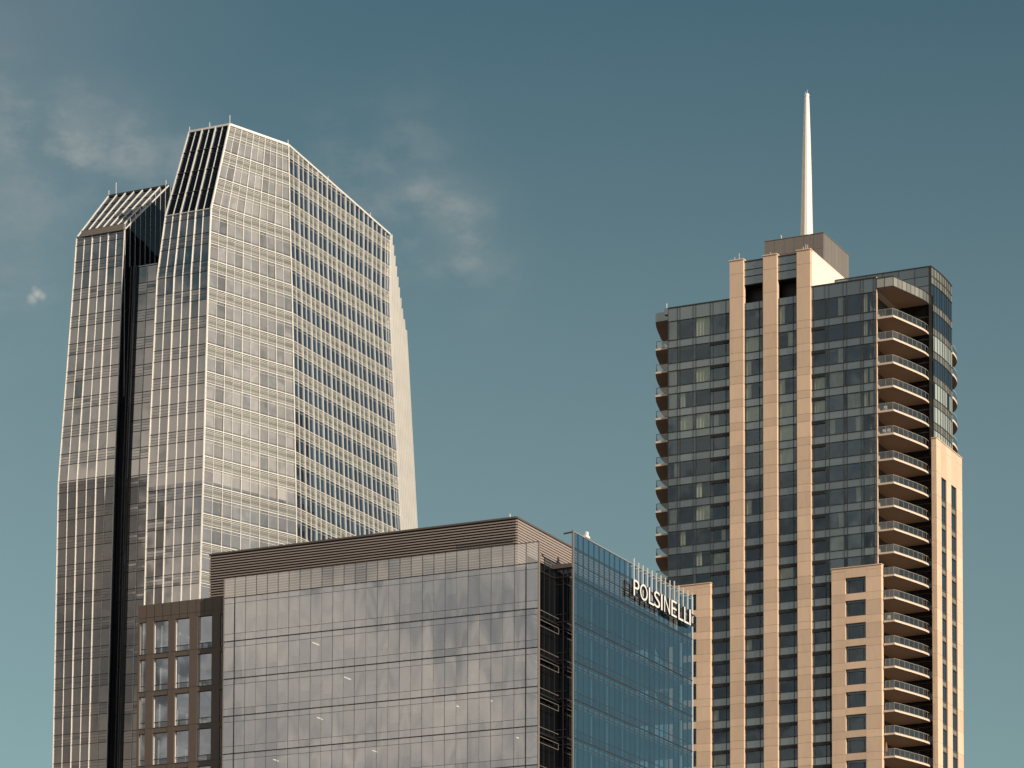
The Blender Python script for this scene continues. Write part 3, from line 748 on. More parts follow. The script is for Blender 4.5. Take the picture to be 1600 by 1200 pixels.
# window bays: (px from, px to, mullion columns, slot, top z)
bays = [(1044, 1140.3, [1058.5, 1062.5, 1083, 1087.5, 1110, 1114.5, 1134.5], 'last', ZTOPL, 12),
        (1161.7, 1192.6, [1165.5, 1187], 'low', ZTOPL, 22), (1214.3, 1245.4, [1218, 1240], 'low', ZTOPL, 22),
        (1266.6, 1370, [1272, 1290, 1296, 1318.5, 1324, 1345.5, 1350, 1366], 'first', ZTOPR, 12)]
def glazing(px0, px1, muls, slot, ztop, k, zs, zh, block_u=None):
    """one storey of one bay: zs = sill line (bottom of vision), zh = head"""
    fr = MB(); pn = MB(); cu = MB()
    xs = [px0]+muls+[px1]
    if block_u: xs = [x for x in xs if block_u[0] <= x <= block_u[1]]
    us_ = [U(x) for x in xs]
    slotrange = None
    if slot == 'last' : slotrange = (U(1110), U(px1))
    if slot == 'first': slotrange = (U(px0), U(1290))
    if slot == 'low' and k > 8: slotrange = (us_[0], us_[-1])
    wid = us_[-1]-us_[0]
    for a, b in zip(us_, us_[1:]):
        fg.pane(pn, a+.0006, b-.0006, zs-SP, zs, 0, spgl)
        fg.pane(pn, a+.0006, b-.0006, zs, zh, 0, vis)
        w_m = (b-a)*LG
        if random.random() < curtain_p[0] and w_m > .8:
            r = random.random()
            c0, c1 = (a, b) if r < .6 else ((a, a+(b-a)*.35) if r < .82 else (a+(b-a)*.6, b))
            n = max(3, int((c1-c0)*LG/.25))
            for i in range(n):
                ua, ub = c0+(c1-c0)*i/n, c0+(c1-c0)*(i+1)/n; dd = (-.22, -.32)
                P0, P1 = fg.P(ua, zs, dd[i % 2]), fg.P(ub, zs, dd[(i+1) % 2])
                cu.quad([P0, P1, Vector((P1.x, P1.y, zh)), Vector((P0.x, P0.y, zh))], curt)
    fg.hbar(fr, zs, .11, -.1, .10, alud, us_[0], us_[-1]); fg.hbar(fr, zs-SP, .09, -.1, .10, alud, us_[0], us_[-1])
    for u in us_: fg.vbar(fr, u, .06, zs-SP, zh-.05, -.1, .09, alud)
    if slotrange and slotrange[1] <= us_[-1]+1e-6 and slotrange[0] >= us_[0]-1e-6:
        fg.box(fr, slotrange[0], slotrange[1], zs-SP-.50, zs-SP-.05, -.1, .16, black)
    o_ = fr.build('window', resi); pn.build('pane', o_)
    if cu.f: cu.build('curtain', o_)
for (p0, p1, mu, slot, zt_, nlim) in bays:
    zh = ZTOPL-1.75 if zt_ == ZTOPL else ZTOPR-1.75
    n = len(sill)-1
    for k in range(n):
        s = sill[k]; head = (sill[k-1]-SP) if k > 0 else (Z_(489)) 
        curtain_p = [[.3, .3, .4, .65, .7, .4, .4, .3, .4, .25, .3, .15, .15, .1, .1, .15, .1, .1, .1, .1, .1, .1, .1][k]]
        blk = None
        if p0 == 1044 and k >= 12: blk = (1110, 1141)
        if p0 > 1260 and k >= 12: blk = (1260, 1297)
        if blk and blk[0] == 1110: 
            glazing(1110, p1, [1114.5, 1134.5], 'low', zt_, 20, s, head)
        elif blk: glazing(p0, 1296, [1272, 1290], 'low', zt_, 20, s, head)
        else: glazing(p0, p1, mu, slot, zt_, k, s, head)
# top glass bands
def topband(px0, px1, muls, z0, z1, rows, name='parapet_glazing', opening=False):
    fr = MB(); pn = MB(); us_ = [U(x) for x in [px0]+muls+[px1]]
    zz = [z0]+rows+[z1]
    for za, zb_ in zip(zz, zz[1:]):
        for a, b in zip(us_, us_[1:]): fg.pane(pn, a+.0005, b-.0005, za, zb_, 0, spgl)
    for z in zz[:-1]: fg.hbar(fr, z, .09, -.1, .09, alud, us_[0], us_[-1])
    fg.hbar(fr, z1+.03, .18, -.3, .12, alud, us_[0], us_[-1])
    for u in us_: fg.vbar(fr, u, .06, z0, z1, -.1, .08, alud)
    o_ = fr.build(name, resi); pn.build('pane', o_)
topband(1044, 1140.3, bays[0][2], Z_(489), ZTOPL, [])
topband(1266.6, 1370, bays[3][2], Z_(489), ZTOPR, [Z_(489)+.75] if False else [])
for (p0, p1, mu) in ((1161.7, 1192.6, bays[1][2]), (1214.3, 1245.4, bays[2][2])):
    zo1 = on_Y(1162, 446, YG).z; zo0 = on_Y(1162, 474.5, YG).z
    topband(p0, p1, [], zo1, ZCR-.25, [on_Y(1162, 433, YG).z, on_Y(1162, 422.5, YG).z])
    fr = MB(); pn = MB(); us_ = [U(p0)]+[U(x) for x in mu]+[U(p1)]
    zt2 = Z_(489)
    for a, b in zip(us_, us_[1:]): fg.pane(pn, a+.0005, b-.0005, zt2, zo0, 0, spgl)
    for u in us_: fg.vbar(fr, u, .06, zt2, zo0, -.1, .08, alud)
    fg.hbar(fr, zt2, .09, -.1, .09, alud, us_[0], us_[-1])
    o_ = fr.build('parapet_glazing', resi); pn.build('pane', o_)
    op = MB(); fg.box(op, us_[0], us_[-1], zo0, zo1, -2.4, -2.2, black); fg.box(op, us_[0], us_[-1], zo0-.1, zo0, -2.2, -.1, black); fg.box(op, us_[0], us_[-1], zo1, zo1+.1, -2.2, -.1, black)
    op.build('vent_opening', resi)
# building core, slabs behind glass, roofs
YBK = YG+24
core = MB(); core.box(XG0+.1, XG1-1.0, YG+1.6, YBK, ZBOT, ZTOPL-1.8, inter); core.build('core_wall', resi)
for k, s in enumerate(sill):
    sb_ = MB(); sb_.box(XG0+.1, XG1-.1, YG+.12, YG+1.65, s-SP+.05, s-.1, ceilm); sb_.build('floor_slab', resi)
lw = MB(); lw.box(XG0, XG1+6, YS+.1, YBK, 0, ZBOT, stone); lw.build('lower_wall', resi)
xw0 = X_(1140.3, YS, 700)
cw = MB(); x1 = X_(1266.6, YS, 700); yb = on_X(1332, 440, x1).y
ywb = yb+3
cw.box(x1-.35, x1-.004, YG+.35, ywb, ZTOPR-4.5, ZCR, cream); cw.box(x1-.4, x1+.03, YG+.35, ywb, ZCR, ZCR+.16, cream)
cw.box(xw0+.004, xw0+.3, YG+.35, ywb, ZTOPL-1.5, ZCR-.1, cream); cw.box(xw0, x1-.36, ywb-.3, ywb, ZTOPL-1.5, ZCR-.1, cream)
cw.build('crown_wall', resi)
ro = MB(); ro.box(XG0+.2, xw0, YG+.3, YBK, ZTOPL-1.9, ZTOPL-1.2, roofm); ro.box(xw0+.31, x1-.36, YG+.4, ywb-.31, ZCR-1.6, ZCR-1.2, roofm); ro.box(x1, XG1, YG+.3, YBK, ZTOPR-1.9, ZTOPR-1.2, roofm); ro.build('roof', resi)
# left side wall of the tower
lsw = MB(); 
for k in range(len(sill)-1): lsw.box(XG0-.02, XG0+.1, YG+.1, YBK, sill[k+1], sill[k]-.01, darkg)
lsw.box(XG0-.02, XG0+.1, YG+.1, YBK, sill[0], ZTOPL, darkg)
lsw.build('side_wall', resi)
cpl = MB(); q1, q2 = on_Y(1037.5, 482, YG-.1), XG0; cpl.box(q1.x, XG0, YG-.1, YG+3, ZTOPL-.9, ZTOPL+.1, spgl); cpl.build('coping', resi)
# penthouse and spire
py_ = on_depth(1287, 363, 481).y; ph = on_Y(1286.7, 363.3, py_); xl_ = on_Y(1194.5, 378, py_).x; yb_ = on_X(1326.3, 397, ph.x).y
pt = MB()
n = 6
for i in range(n):
    xa, xb = xl_+(ph.x-xl_)*i/n, xl_+(ph.x-xl_)*(i+1)/n
    for (za, zc) in ((ZCR-4, ph.z-2.4), (ph.z-2.4, ph.z)): pt.box(xa+.02, xb-.02, py_, py_+.3, za+.02, zc-.02, brownp2 if False else greyp)
n = 7
for i in range(n):
    a, b = py_+.31+(yb_-py_-.31)*i/n, py_+.31+(yb_-py_-.31)*(i+1)/n
    for (za, zc) in ((ZCR-4, ZCR-.2), (ZCR-.2, ph.z)): pt.box(ph.x-.3, ph.x, a+.02, b-.02, za+.02, zc-.02, greyp)
pt.box(xl_+.05, ph.x-.05, py_+.05, yb_, ZCR-4, ph.z-.1, black); pt.box(xl_-.05, ph.x+.06, py_-.06, yb_+.05, ph.z, ph.z+.08, greyp)
pt.build('penthouse', resi)
sy = (py_+yb_)/2
def ringp(px0, px1, y, n=12):
    a, b = on_Y(px0, y, sy), on_Y(px1, y, sy); c = (a+b)/2; r = (b.x-a.x)/2*.98
    return [Vector((c.x+r*math.cos(t*2*math.pi/n), sy+r*math.sin(t*2*math.pi/n), c.z)) for t in range(n)], c, r
spm = MB()
prof = [(1251.0, 1270.2, 372), (1252.2, 1269.6, 340), (1253.6, 1268.7, 281), (1255.3, 1266.8, 215), (1257.0, 1264.6, 155), (1257.3, 1264.1, 151)]
cxm = 1260.6
rings_ = []
for a, b, y in prof:
    hw = (b-a)/2; rings_.append(ringp(cxm-hw, cxm+hw, y)[0])
for (r1, r2) in zip(rings_, rings_[1:]):
    for i in range(12):
        j = (i+1) % 12; spm.quad([r1[i], r1[j], r2[j], r2[i]], spirem)
spire = None
_, c, r = ringp(cxm-3.4, cxm+3.4, 151)
c0 = c
spm.prism([(c.x+r*1.12*math.cos(t*math.pi/6), sy+r*1.12*math.sin(t*math.pi/6)) for t in range(12)], c.z, c.z+.35, spirem)
_, cj, rj = ringp(cxm-7.4, cxm+7.4, 281)
spm.prism([(cj.x+rj*1.03*math.cos(t*math.pi/6), sy+rj*1.03*math.sin(t*math.pi/6)) for t in range(12)], cj.z-.02, cj.z+.02, spirem)
spire = spm.build('spire', resi)
tp = MB(); tp.bar((c.x+.1, sy, c.z+.3), (c.x+.1, sy, c.z+1.05), .07, whitep); tp.bar((c.x-.18, sy, c.z+.3), (c.x-.18, sy, c.z+.7), .12, whitep); tp.box(c.x-.3, c.x+.25, sy-.2, sy+.2, c.z+.36, c.z+.42, alud); tp.build('beacon', spire)
for (px, dz, P) in ((1148, .5, ZCR), (1155, 1.0, ZCR), (1204, .4, ZCR), (1255, .5, ZCR), (1262, .7, ZCR), (1259, .8, ZCR)):
    q_ = on_Y(px, 400, YS+.2); l_ = MB(); l_.bar((q_.x, YS+.2, P+.1), (q_.x, YS+.2, P+.1+dz), .06, whitep); l_.build('lightning_rod', resi)
q_ = on_Y(1041, 482, YG); l_ = MB(); l_.bar((q_.x, YG+.2, ZTOPL), (q_.x, YG+.2, ZTOPL+.9), .10, whitep); l_.build('lightning_rod', resi)
q_ = on_Y(1220, 372, py_); l_ = MB(); l_.bar((q_.x, py_+.2, ph.z), (q_.x, py_+.2, ph.z+.7), .10, whitep); l_.build('lightning_rod', resi)
# stone blocks on the west face
def stone_block(pl0, pl1, ytop_px, yref, wcols, first, nrow, side):
    zt_ = on_Y(pl1 if side == 'r' else pl1, yref, YS-.1).z
    x0, x1 = X_(pl0, YS-.1, 1000), X_(pl1, YS-.1, 1000); w0, w1 = X_(wcols[0], YS-.1, 1000), X_(wcols[1], YS-.1, 1000)
    m = MB(); rows = []
    for k in range(first, len(sill)-1):
        zs = sill[k]; zh = sill[k-1]-1.0
        rows.append((zs+.02, zh))
    for (xa, xb) in ((x0, w0), (w1, x1)):
        zs = sorted([ZBOT, zt_]+[s for s in sill if s < zt_-.3]+[s-SP for s in sill if s-SP < zt_-.3])
        for za, zb_ in zip(zs, zs[1:]): 
            if zb_-za > .05: m.box(xa, xb, YS-.1, YG+.2, za+.015, zb_-.015, stone)
        m.box(xa+.01, xb-.01, YS-.07, YG+.18, ZBOT, zt_-.1, stonej)
    top = rows[0][1]
    m.box(w0+.01, w1-.01, YS-.096, YG+.2, top, zt_-.015, stone)
    for (r1, r2) in zip(rows, rows[1:]): m.box(w0+.01, w1-.01, YS-.096, YG+.2, r2[1], r1[0], stone)
    m.box(x0-.06, x1+.06, YS-.18, YG+.3, zt_, zt_+.14, stone)
    m.build('stone_bay', resi)
    for (z0, z1) in rows:
        fr = MB(); pn = MB()
        y = YS+.30
        fr.box(w0+.01, w1-.01, y-.05, y+.05, z1-.45, z1-.39, black); fr.box(w0+.01, w0+.08, y-.05, y+.05, z0, z1, black); fr.box(w1-.08, w1-.01, y-.05, y+.05, z0, z1, black)
        for t in (.15, .84): fr.box(w0+(w1-w0)*t, w0+(w1-w0)*t+.06, y-.05, y+.05, z0, z1-.46, black)
        fr.box(w0+.08, w1-.08, y-.05, y+.05, z1-.08, z1, black)
        pn.quad([(w0, y, z0), (w1, y, z0), (w1, y, z1), (w0, y, z1)], vis)
        o_ = fr.build('stone_framed_window', resi); pn.build('pane', o_)
stone_block(1299.5, 1377.5, 889, 881.5, (1321, 1353), 12, 9, 'r')
stone_block(1044.5, 1110, 917, 911, (1057, 1088), 12, 9, 'l')
# ---- corner balconies (between west face and curved east face)
ref = [492, 527.4, 564.6, 601.5, 639, 675.4, 715.0, 752.3, 788.8, 825, 861, 896.6, 932, 968, 1004, 1040, 1074, 1108.7, 1144.5, 1180.5, 1216]
zb = [on_Y(1396.5, y, YG).z for y in ref]
Pb1 = Vector((XG1+.1, YG)); Pb2 = Vector((X_(1396.5), YG))
hd = YAW-math.radians(38.5)          # heading of the balcony edge
bdir = Vector((-math.sin(hd), math.cos(hd), 0))
Pend = on_line(1455, 700, Vector((Pb2.x, Pb2.y, 0)), bdir)
DB = Pend.y
Lb = (Vector((Pend.x, Pend.y))-Pb2).length
def bal_outline(inset=0.0):
    pts = []
    n = 9
    for i in range(n+1):
        t = i/n; bow = .12*math.sin(math.pi*t)-(0 if t < .85 else (t-.85)*2.4)
        nrm_ = Vector((bdir.y, -bdir.x))
        pts.append(Pb2+Vector((bdir.x, bdir.y))*Lb*t+nrm_*(bow-inset))
    return pts
print('balcony', Pb1, Pb2, Pend, Lb, 'slab', zb[0]-zb[1])
XI = XG1-1.2; YI = Pend.y
def corner_balcony(z, k):
    xs = Pb1.x if k < 11 else X_(1379.5, YG)
    o = bal_outline()
    m = MB(); pts = [(xs, YG)]+[tuple(p) for p in o]+[(XI, Pend.y+.2), (XI, YG+.1)] if k < 11 else [(xs, YG)]+[tuple(p) for p in o]+[(XI, Pend.y+.2), (XI, YG+.45), (xs, YG+.45)]
    m.prism(pts, z-.28, z, slabm, mbot=soff, mtop=slabm)
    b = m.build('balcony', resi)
    g_ = MB(); r_ = MB()
    line = [Vector((xs+.15, YG+.12))]+bal_outline(.12); line[1] = line[1]+Vector((-.05, .1))
    # resample
    segs = []; 
    for a, c in zip(line, line[1:]): segs.append((a, c, (c-a).length))
    tot = sum(s[2] for s in segs[1:])
    posts = [line[0], (line[0]+line[1])/2, line[1]]
    for i in range(1, 9):
        d = tot*i/8; acc = 0
        for (a, c, l) in segs[1:]:
            if acc+l >= d-1e-6: posts.append(a+(c-a)*((d-acc)/l)); break
            acc += l
    for p in posts: r_.box(p.x-.02, p.x+.02, p.y-.02, p.y+.02, z, z+1.08, railm)
    for a, c in zip(posts, posts[1:]):
        r_.bar((a.x, a.y, z+1.1), (c.x, c.y, z+1.1), .05, railm); r_.bar((a.x, a.y, z+.10), (c.x, c.y, z+.10), .03, railm)
        g_.quad([(a.x, a.y, z+.14), (c.x, c.y, z+.14), (c.x, c.y, z+1.05), (a.x, a.y, z+1.05)], railg)
    r_.build('railing', b); g_.build('glass_panel', b)
    # chairs / planters kept by residents: part of the clutter on the slab
    return
for k, z in enumerate(zb): corner_balcony(z, k)
# canopy over the top balcony
cn = MB(); pts = [(Pb1.x, YG)]+[tuple(p) for p in bal_outline()]+[(XI, Pend.y+.2), (XI, YG+.1)]
ztc = on_Y(1394, 431.5, YG).z; zbc = on_Y(1394, 447.6, YG).z
cn.prism(pts, zbc, ztc-.15, soff, mbot=soff); o_ = cn.build('canopy', resi)
cg = MB(); cf = MB(); o = [Vector((Pb1.x, YG))]+bal_outline()
for a, c in zip(o, o[1:]):
    d = (c-a).normalized(); nn_ = Vector((d.y, -d.x))*.06
    parts = 2 if (c-a).length > 1.4 else 1
    for i in range(parts):
        p, q2 = a+(c-a)*i/parts, a+(c-a)*(i+1)/parts
        cg.quad([(p.x+nn_.x, p.y+nn_.y, zbc+.05), (q2.x+nn_.x, q2.y+nn_.y, zbc+.05), (q2.x+nn_.x, q2.y+nn_.y, ztc-.08), (p.x+nn_.x, p.y+nn_.y, ztc-.08)], spgl2)
        cf.box(p.x+nn_.x-.04, p.x+nn_.x+.04, p.y+nn_.y-.04, p.y+nn_.y+.04, zbc, ztc, alud)
    cf.bar((a.x+nn_.x, a.y+nn_.y, ztc-.03), (c.x+nn_.x, c.y+nn_.y, ztc-.03), .14, alud); cf.bar((a.x+nn_.x, a.y+nn_.y, zbc+.03), (c.x+nn_.x, c.y+nn_.y, zbc+.03), .12, alud)
cg.build('glass_fascia', o_); cf.build('fascia_frame', o_)
# walls behind the balconies
wb = MB()
wb.box(XI-.2, XI, YG+.2, Pend.y+.3, ZBOT, ztc-.3, inter)
wb.box(XI, Pend.x+.3, Pend.y+.25, Pend.y+.45, ZBOT, ztc-.2, darkg)
wb.box(XG1, XG1+.12, YG-.05, YG+.25, ZBOT, ZTOPR+.05, stone)
wb.build('balcony_back_wall', resi)
for k, z in enumerate(zb):
    dfr = MB()
    for yy in (YG+2.0, YG+4.2): dfr.box(XI+.01, XI+.07, yy, yy+.08, z, z+2.4, alud)
    for xx in (1.2, 2.6, 4.0): 
        if XI+xx < Pend.x: dfr.box(XI+xx, XI+xx+.06, Pend.y+.19, Pend.y+.24, z, z+2.5, greyp)
    dfr.box(XI+.02, Pend.x, Pend.y+.17, Pend.y+.24, z+2.42, z+2.55, alud); dfr.box(XI+.01, XI+.07, YG+2.0, Pend.y+.2, z+2.36, z+2.44, alud)
    dfr.build('balcony_door', resi)
# ---- curved east glass volume, upper part
E0 = on_line(1454.5, 416, Vector((Pend.x, Pend.y, 0)), Vector((0, 1, 0))); 
E0 = on_Y(1454.5, 416, Pend.y+.1)
ZE2 = E0.z
arc = [Vector((E0.x, E0.y))]; hdg = YAW-math.radians(29.5); p = arc[0].copy()
tgt = None; NA = 9
# choose step so that the far end falls at column 1491
def arc_pts(step):
    p = Vector((E0.x, E0.y)); out = [p.copy()]
    for i in range(NA):
        h = math.radians(23.96-29.0+ i*1.35)
        p = p+Vector((-math.sin(h), math.cos(h)))*step; out.append(p.copy())
    return out
def col(P):
    d = P.x*FW.x+P.y*FW.y; return CX+F0*(P.x*RT.x+P.y*RT.y)/(d*cp+110*sp)
lo_, hi_ = .1, 3
for _ in range(40):
    mid = (lo_+hi_)/2
    if col(arc_pts(mid)[-1]) < 1490.5: lo_ = mid
    else: hi_ = mid
arc = arc_pts(lo_); print('arc step', lo_, E0, arc[-1])
zst = on_Y(1463, 684, YG+8).z

tops = ZE2
floors_e = [on_Y(1454.5, 442.5, E0.y).z]+[on_Y(1454.5, 472.5+37.0*k, E0.y).z for k in range(8)]
bandz = [(ZE2-1.25, ZE2, spgl2, None), (floors_e[0], ZE2-1.3, spgl2, None)]
faces = [flat(a, b) for a, b in zip(arc, arc[1:])]
for k in range(len(floors_e)-1):
    zhd, zs_ = floors_e[k]-(0 if k == 0 else 1.15), floors_e[k+1]
    if k == 0: zs_ = floors_e[1]
    kind = [bluew, bluew, palew, bluew, palew, palew, palew, bluew][k]
    fr = MB(); pn = MB()
    for f in faces:
        mt = kind if random.random() < .85 else bluew
        f.pane(pn, .03, .97, zs_, zhd, 0, mt); 
        if k: f.pane(pn, .03, .97, zhd, floors_e[k], 0, spgl2)
        f.hbar(fr, zs_, .09, -.1, .07, alud); f.hbar(fr, zhd, .09, -.1, .07, alud); f.vbar(fr, .0, .07, zs_, floors_e[k]-.05, -.1, .08, alud)
    o_ = fr.build('curved_window_band', resi); pn.build('pane', o_)
fr = MB(); pn = MB()
for f in faces:
    for (a, b, m_, _) in bandz: f.pane(pn, .03, .97, a, b, 0, m_)
    f.hbar(fr, ZE2+.02, .14, -.2, .1, alud); f.hbar(fr, ZE2-1.47, .07, -.1, .07, alud); f.vbar(fr, 0, .07, ZE2-2.9, ZE2, -.1, .08, alud)
o_ = fr.build('parapet_glazing', resi); pn.build('pane', o_)
# west return of that volume (dark parapet seen above the canopy), roof and rear
XQ = on_Y(1305, 440, E0.y).x
wr = MB(); n = 6
fq = flat(Vector((XQ, E0.y)), Vector((E0.x, E0.y)))
for i in range(n):
    for (a, b) in ((ZE2-1.45, ZE2), (ZE2-2.9, ZE2-1.5), (ZE2-4.4, ZE2-2.95)): fq.pane(wr, i/n+.003, (i+1)/n-.003, a, b, 0, spgl)
    fq.vbar(wr, max(i/n, .004), .07, ZE2-4.4, ZE2, -.1, .06, alud)
fq.hbar(wr, ZE2+.02, .14, -.2, .1, alud); fq.hbar(wr, ZE2-1.47, .07, -.1, .05, alud); fq.hbar(wr, ZE2-2.92, .07, -.1, .05, alud)
wr.box(E0.x-.35, E0.x-.02, E0.y-.04, E0.y+.3, zst-2, ZE2, alud)
wr.build('parapet', resi)
bdx = MB()
inner = [(XQ+.3, E0.y+.3), (E0.x-.3, E0.y+.3)]+[(p.x-.35, p.y) for p in arc[1:]]+[(arc[-1].x-.35+FW.x*9, arc[-1].y+FW.y*9), (XQ+.3, arc[-1].y+FW.y*9)]
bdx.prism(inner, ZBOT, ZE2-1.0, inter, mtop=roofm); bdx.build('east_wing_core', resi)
# rear curved balconies peeking past the curve
for z in zb[:7]:
    m = MB(); c = arc[-1]; pts = []
    for i in range(9):
        t = i/8; pts.append((c.x-.5+2.1*math.sin(math.pi*t*.5+.0)*1.0, c.y+.2+7*t))
    qf = lambda f, r_: (c.x+FW.x*f+RT.x*r_, c.y+FW.y*f+RT.y*r_)
    pts = [qf(.0, -.8)]+[qf(.2+9*t/8, 1.15*math.sin(math.pi*(.05+.9*t/8))) for t in range(9)]+[qf(9.3, -.8)]
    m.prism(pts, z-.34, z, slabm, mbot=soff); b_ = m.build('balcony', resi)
    g_ = MB()
    pl2 = pts[1:-1]
    for a, c2 in zip(pl2, pl2[1:]): g_.quad([(a[0]-.08, a[1], z+.1), (c2[0]-.08, c2[1], z+.1), (c2[0]-.08, c2[1], z+1.05), (a[0]-.08, a[1], z+1.05)], railg)
    g_.build('glass_panel', b_)
    r_ = MB()
    for a, c2 in zip(pl2, pl2[1:]): r_.bar((a[0]-.08, a[1], z+1.08), (c2[0]-.08, c2[1], z+1.08), .06, alu)
    r_.build('railing', b_)
# ---- east stone block, lower part
YE = Pend.y-.6
e1 = on_Y(1463, 684, YE); XE = e1.x; ZSE = e1.z; e0 = on_Y(1455.2, 685, YE)
e2 = on_X(1503.0, 714.5, XE); YE2 = e2.y
print('east stone', XE, YE, YE2, 'e0', e0, e2.z, ZSE)
fe = flat(Vector((XE, YE)), Vector((XE, YE2))); LE = YE2-YE
fcols = [(1470.8, 1478.9), (1486.2, 1494.6)]
uc = [tuple((on_X(x, 740, XE).y-YE)/LE for x in c) for c in fcols]
wins = []
for k in range(7, len(zb)-1): wins.append((zb[k]-.10, zb[k-1]-.95 if k > 7 else zb[k-1]-.35))
es = MB()
edges = [0, uc[0][0], uc[0][1], uc[1][0], uc[1][1], 1]
for (a, b) in ((edges[0], edges[1]), (edges[2], edges[3]), (edges[4], edges[5])):
    zs = sorted([ZBOT, ZSE]+[z for z in zb if z < ZSE-.5])
    for za, zc in zip(zs, zs[1:]): fe.box(es, a, b, za+.015, zc-.015, -.5, 0, stone)
    fe.box(es, a+.001, b-.001, ZBOT, ZSE-.1, -.48, -.03, stonej)
zt_w = wins[0][1]
for (a, b) in ((edges[1], edges[2]), (edges[3], edges[4])): fe.box(es, a, b, zt_w, ZSE-.015, -.5, -.004, stone)
# west cheek
zs = sorted([ZBOT, ZSE]+[z for z in zb if z < ZSE-.5]+[z-1 for z in zb if z-1 < ZSE-.5])
for za, zc in zip(zs, zs[1:]): es.box(e0.x, XE-.502, YE+.004, YE+.6, za+.015, zc-.015, stone)
es.box(e0.x+.01, XE-.51, YE+.03, YE+.55, ZBOT, ZSE-.1, stonej)
es.box(e0.x-.05, XE+.08, YE-.08, YE2+.1, ZSE, ZSE+.13, stone)
es.box(e0.x+.5, XE-.52, YE+.62, YE2, ZBOT, ZSE-.05, inter)
es.build('stone_bay', resi)
for (a, b) in uc:
    for (z0, z1) in wins:
        fr = MB(); pn = MB()
        fe.box(fr, a, a+.10/LE, z0-.95, z1, -.4, -.12, brown); fe.box(fr, b-.08/LE, b, z0-.95, z1, -.4, -.12, brown); fe.hbar(fr, z0, .10, -.4, -.12, brown, a+.10/LE, b-.08/LE); fe.hbar(fr, z0-.86, .16, -.4, -.10, brown, a+.10/LE, b-.08/LE)
        fe.pane(pn, a, b, z0, z1, -.25, bluew); fe.pane(pn, a, (a+b)/2-.001, z0-.92, z0, -.22, spgl2); fe.pane(pn, (a+b)/2+.001, b, z0-.92, z0, -.22, spgl2)
        o_ = fr.build('stone_framed_window', resi); pn.build('pane', o_)
# ---- left balconies
refl = [544.8+36.2*n for n in range(9)]+[833.5+35.1*n for n in range(1, 8)]
XLb = on_Y(1024.2, 700, YG+.3).x
lpts = [(XG0, YG+.3), (XLb, YG+.3)]
def left_out():
    pts = []
    for (dx, dy) in ((0, 0), (-.8, 1.95), (-1.4, 3.8), (-2.0, 5.9), (-2.45, 7.4), (-2.75, 9.2), (-2.8, 11), (-2.5, 13), (-1.9, 15), (-.9, 16.8), (.3, 18)):
        pts.append((XLb+dx*1.07, YG+.3+dy*1.07))
    return pts
def left_slab(z, h, mside, name='balcony', rail=True):
    o = left_out(); m = MB()
    pts = [(XG0, YG+17.8)]+[o[-1]]+o[::-1][1:]+[(XG0, YG+.3)]
    pts = pts[::-1]; pts = [(XG0-.03, YG+.3)]+[(a, b) for a, b in o]+[(XG0-.03, YG+19.6)]
    pts = pts[::-1]
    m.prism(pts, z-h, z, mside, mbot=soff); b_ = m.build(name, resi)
    if rail:
        g_ = MB(); r_ = MB()
        ln = [(XG0-.1, YG+.42), (XLb+.1, YG+.42)]+[(a+.12, b) for a, b in o[1:]]
        for a, c in zip(ln, ln[1:]):
            r_.bar((a[0], a[1], z+1.08), (c[0], c[1], z+1.08), .06, alud); r_.box(c[0]-.03, c[0]+.03, c[1]-.03, c[1]+.03, z, z+1.06, alud)
            g_.quad([(a[0], a[1], z+.1), (c[0], c[1], z+.1), (c[0], c[1], z+1.04), (a[0], a[1], z+1.04)], railg)
        r_.build('railing', b_); g_.build('glass_panel', b_)
    return b_
for y in refl:
    left_slab(on_Y(1024.2, y, YG+.3).z, .32, slabm)
zt_l2 = on_Y(1024.2, 489.5, YG+.3).z
b_ = left_slab(zt_l2, 1.35, spgl, 'canopy', False)

# ---- things residents keep on the balconies
leafm = solid('leaves', (.05, .075, .03), .7); canopym = solid('brown_canvas', (.24, .12, .07), .9)
def chair(P, z, m, label, group=None, face=0.0):
    t = thing('balcony_chair', label, 'chair', (P[0], P[1], z))
    if group: t['group'] = group
    def seg(mb, x0, x1, y0, y1, z0, z1): mb.box(P[0]+x0, P[0]+x1, P[1]+y0, P[1]+y1, z+z0, z+z1, m)
    a = MB(); seg(a, -.25, .25, -.25, .25, .40, .46); a.build('seat', t)
    a = MB(); seg(a, -.25, .25, .21, .27, .46, .95); a.build('backrest', t)
    for sx in (-.23, .19):
        for sy in (-.23, .19): a = MB(); seg(a, sx, sx+.04, sy, sy+.04, 0, .40); a.build('leg', t)
    return t
def pt_on(px, k):     # a spot on balcony k seen at this column, half a metre to a metre behind the railing
    y = YG+.75; return (X_(px, y, 700), y)
for (px, k, m, lab) in ((1383, 4, whitep, 'white chair on the fifth corner balcony from the top'),
                        (1381, 5, whitep, 'white chair at the left end of the sixth corner balcony from the top'),
                        (1388, 5, whitep, 'white chair nearer the bend of the sixth corner balcony from the top'),
                        (1387, 13, whitep, 'white chair by the stone bay on the fourteenth corner balcony from the top'),
                        (1386, 14, brown, 'brown chair on the fifteenth corner balcony from the top')):
    chair(pt_on(px, k), zb[k]+.002, m, lab, 'chairs on the corner balconies')
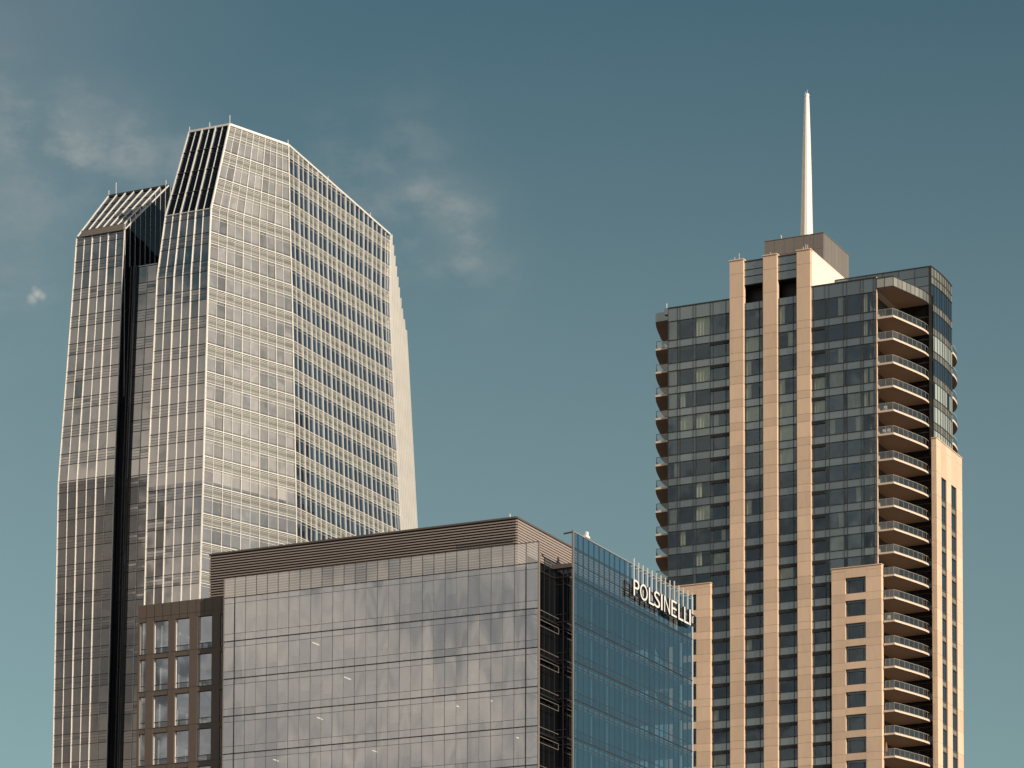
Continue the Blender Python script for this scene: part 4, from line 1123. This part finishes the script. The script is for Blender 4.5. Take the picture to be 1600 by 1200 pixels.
def planter(P, z, lab):
    t = thing('potted_plant', lab, 'plant', (P[0], P[1], z)); t['group'] = 'potted plants on the balconies'
    a = MB(); a.prism([(P[0]+.2*math.cos(i*math.pi/4), P[1]+.2*math.sin(i*math.pi/4)) for i in range(8)], z, z+.42, louvm); a.build('pot', t)
    lf = MB(); rnd = random.Random(int(z*10))
    for i in range(90):
        h = rnd.uniform(.4, 1.15); rr_ = .38*(1-(h-.4)/1.2); an = rnd.uniform(0, 6.28); q = rnd.uniform(.2, 1)*rr_
        c = Vector((P[0]+q*math.cos(an), P[1]+q*math.sin(an), z+h)); d = Vector((rnd.uniform(-1, 1), rnd.uniform(-1, 1), rnd.uniform(-.3, 1))).normalized()*.1; e = d.cross(Vector((rnd.random(), rnd.random(), .3))).normalized()*.045
        lf.quad([c-d, c+e, c+d, c-e], leafm)
    lf.build('foliage', t)
planter(pt_on(1380, 0), zb[0]+.002, 'leafy potted plant on the topmost corner balcony')
planter(pt_on(1381, 12), zb[12]+.002, 'leafy potted plant on the thirteenth corner balcony from the top')
zl = on_Y(1024.2, 544.8, YG+.3).z
planter((XLb+.9, YG+1.1), zl+.002, 'leafy potted plant on the topmost balcony at the left edge of the tower')
# closed parasol low on the corner balconies
t = thing('closed_parasol', 'closed brown parasol on a corner balcony near the bottom of the picture', 'parasol', (*pt_on(1382.5, 19), zb[19]+.002))
P = pt_on(1382.5, 19); z = zb[19]+.002
a = MB(); a.prism([(P[0]+.22*math.cos(i*math.pi/4), P[1]+.22*math.sin(i*math.pi/4)) for i in range(8)], z, z+.1, greyp); a.prism([(P[0]+.03*math.cos(i*math.pi/3), P[1]+.03*math.sin(i*math.pi/3)) for i in range(6)], z+.1, z+2.35, alud); a.build('pole', t)
a = MB()
cl = [(.07, .75), (.17, .85), (.15, 1.5), (.09, 2.1), (.03, 2.3)]
for (r1, h1), (r2, h2) in zip(cl, cl[1:]):
    for i in range(10):
        w1 = 1+.18*(i % 2); w2 = 1+.18*((i+1) % 2); A0, A1 = i*math.pi/5, (i+1)*math.pi/5
        a.quad([(P[0]+r1*w1*math.cos(A0), P[1]+r1*w1*math.sin(A0), z+h1), (P[0]+r1*w2*math.cos(A1), P[1]+r1*w2*math.sin(A1), z+h1), (P[0]+r2*w2*math.cos(A1), P[1]+r2*w2*math.sin(A1), z+h2), (P[0]+r2*w1*math.cos(A0), P[1]+r2*w1*math.sin(A0), z+h2)], canopym)
a.build('canopy', t)
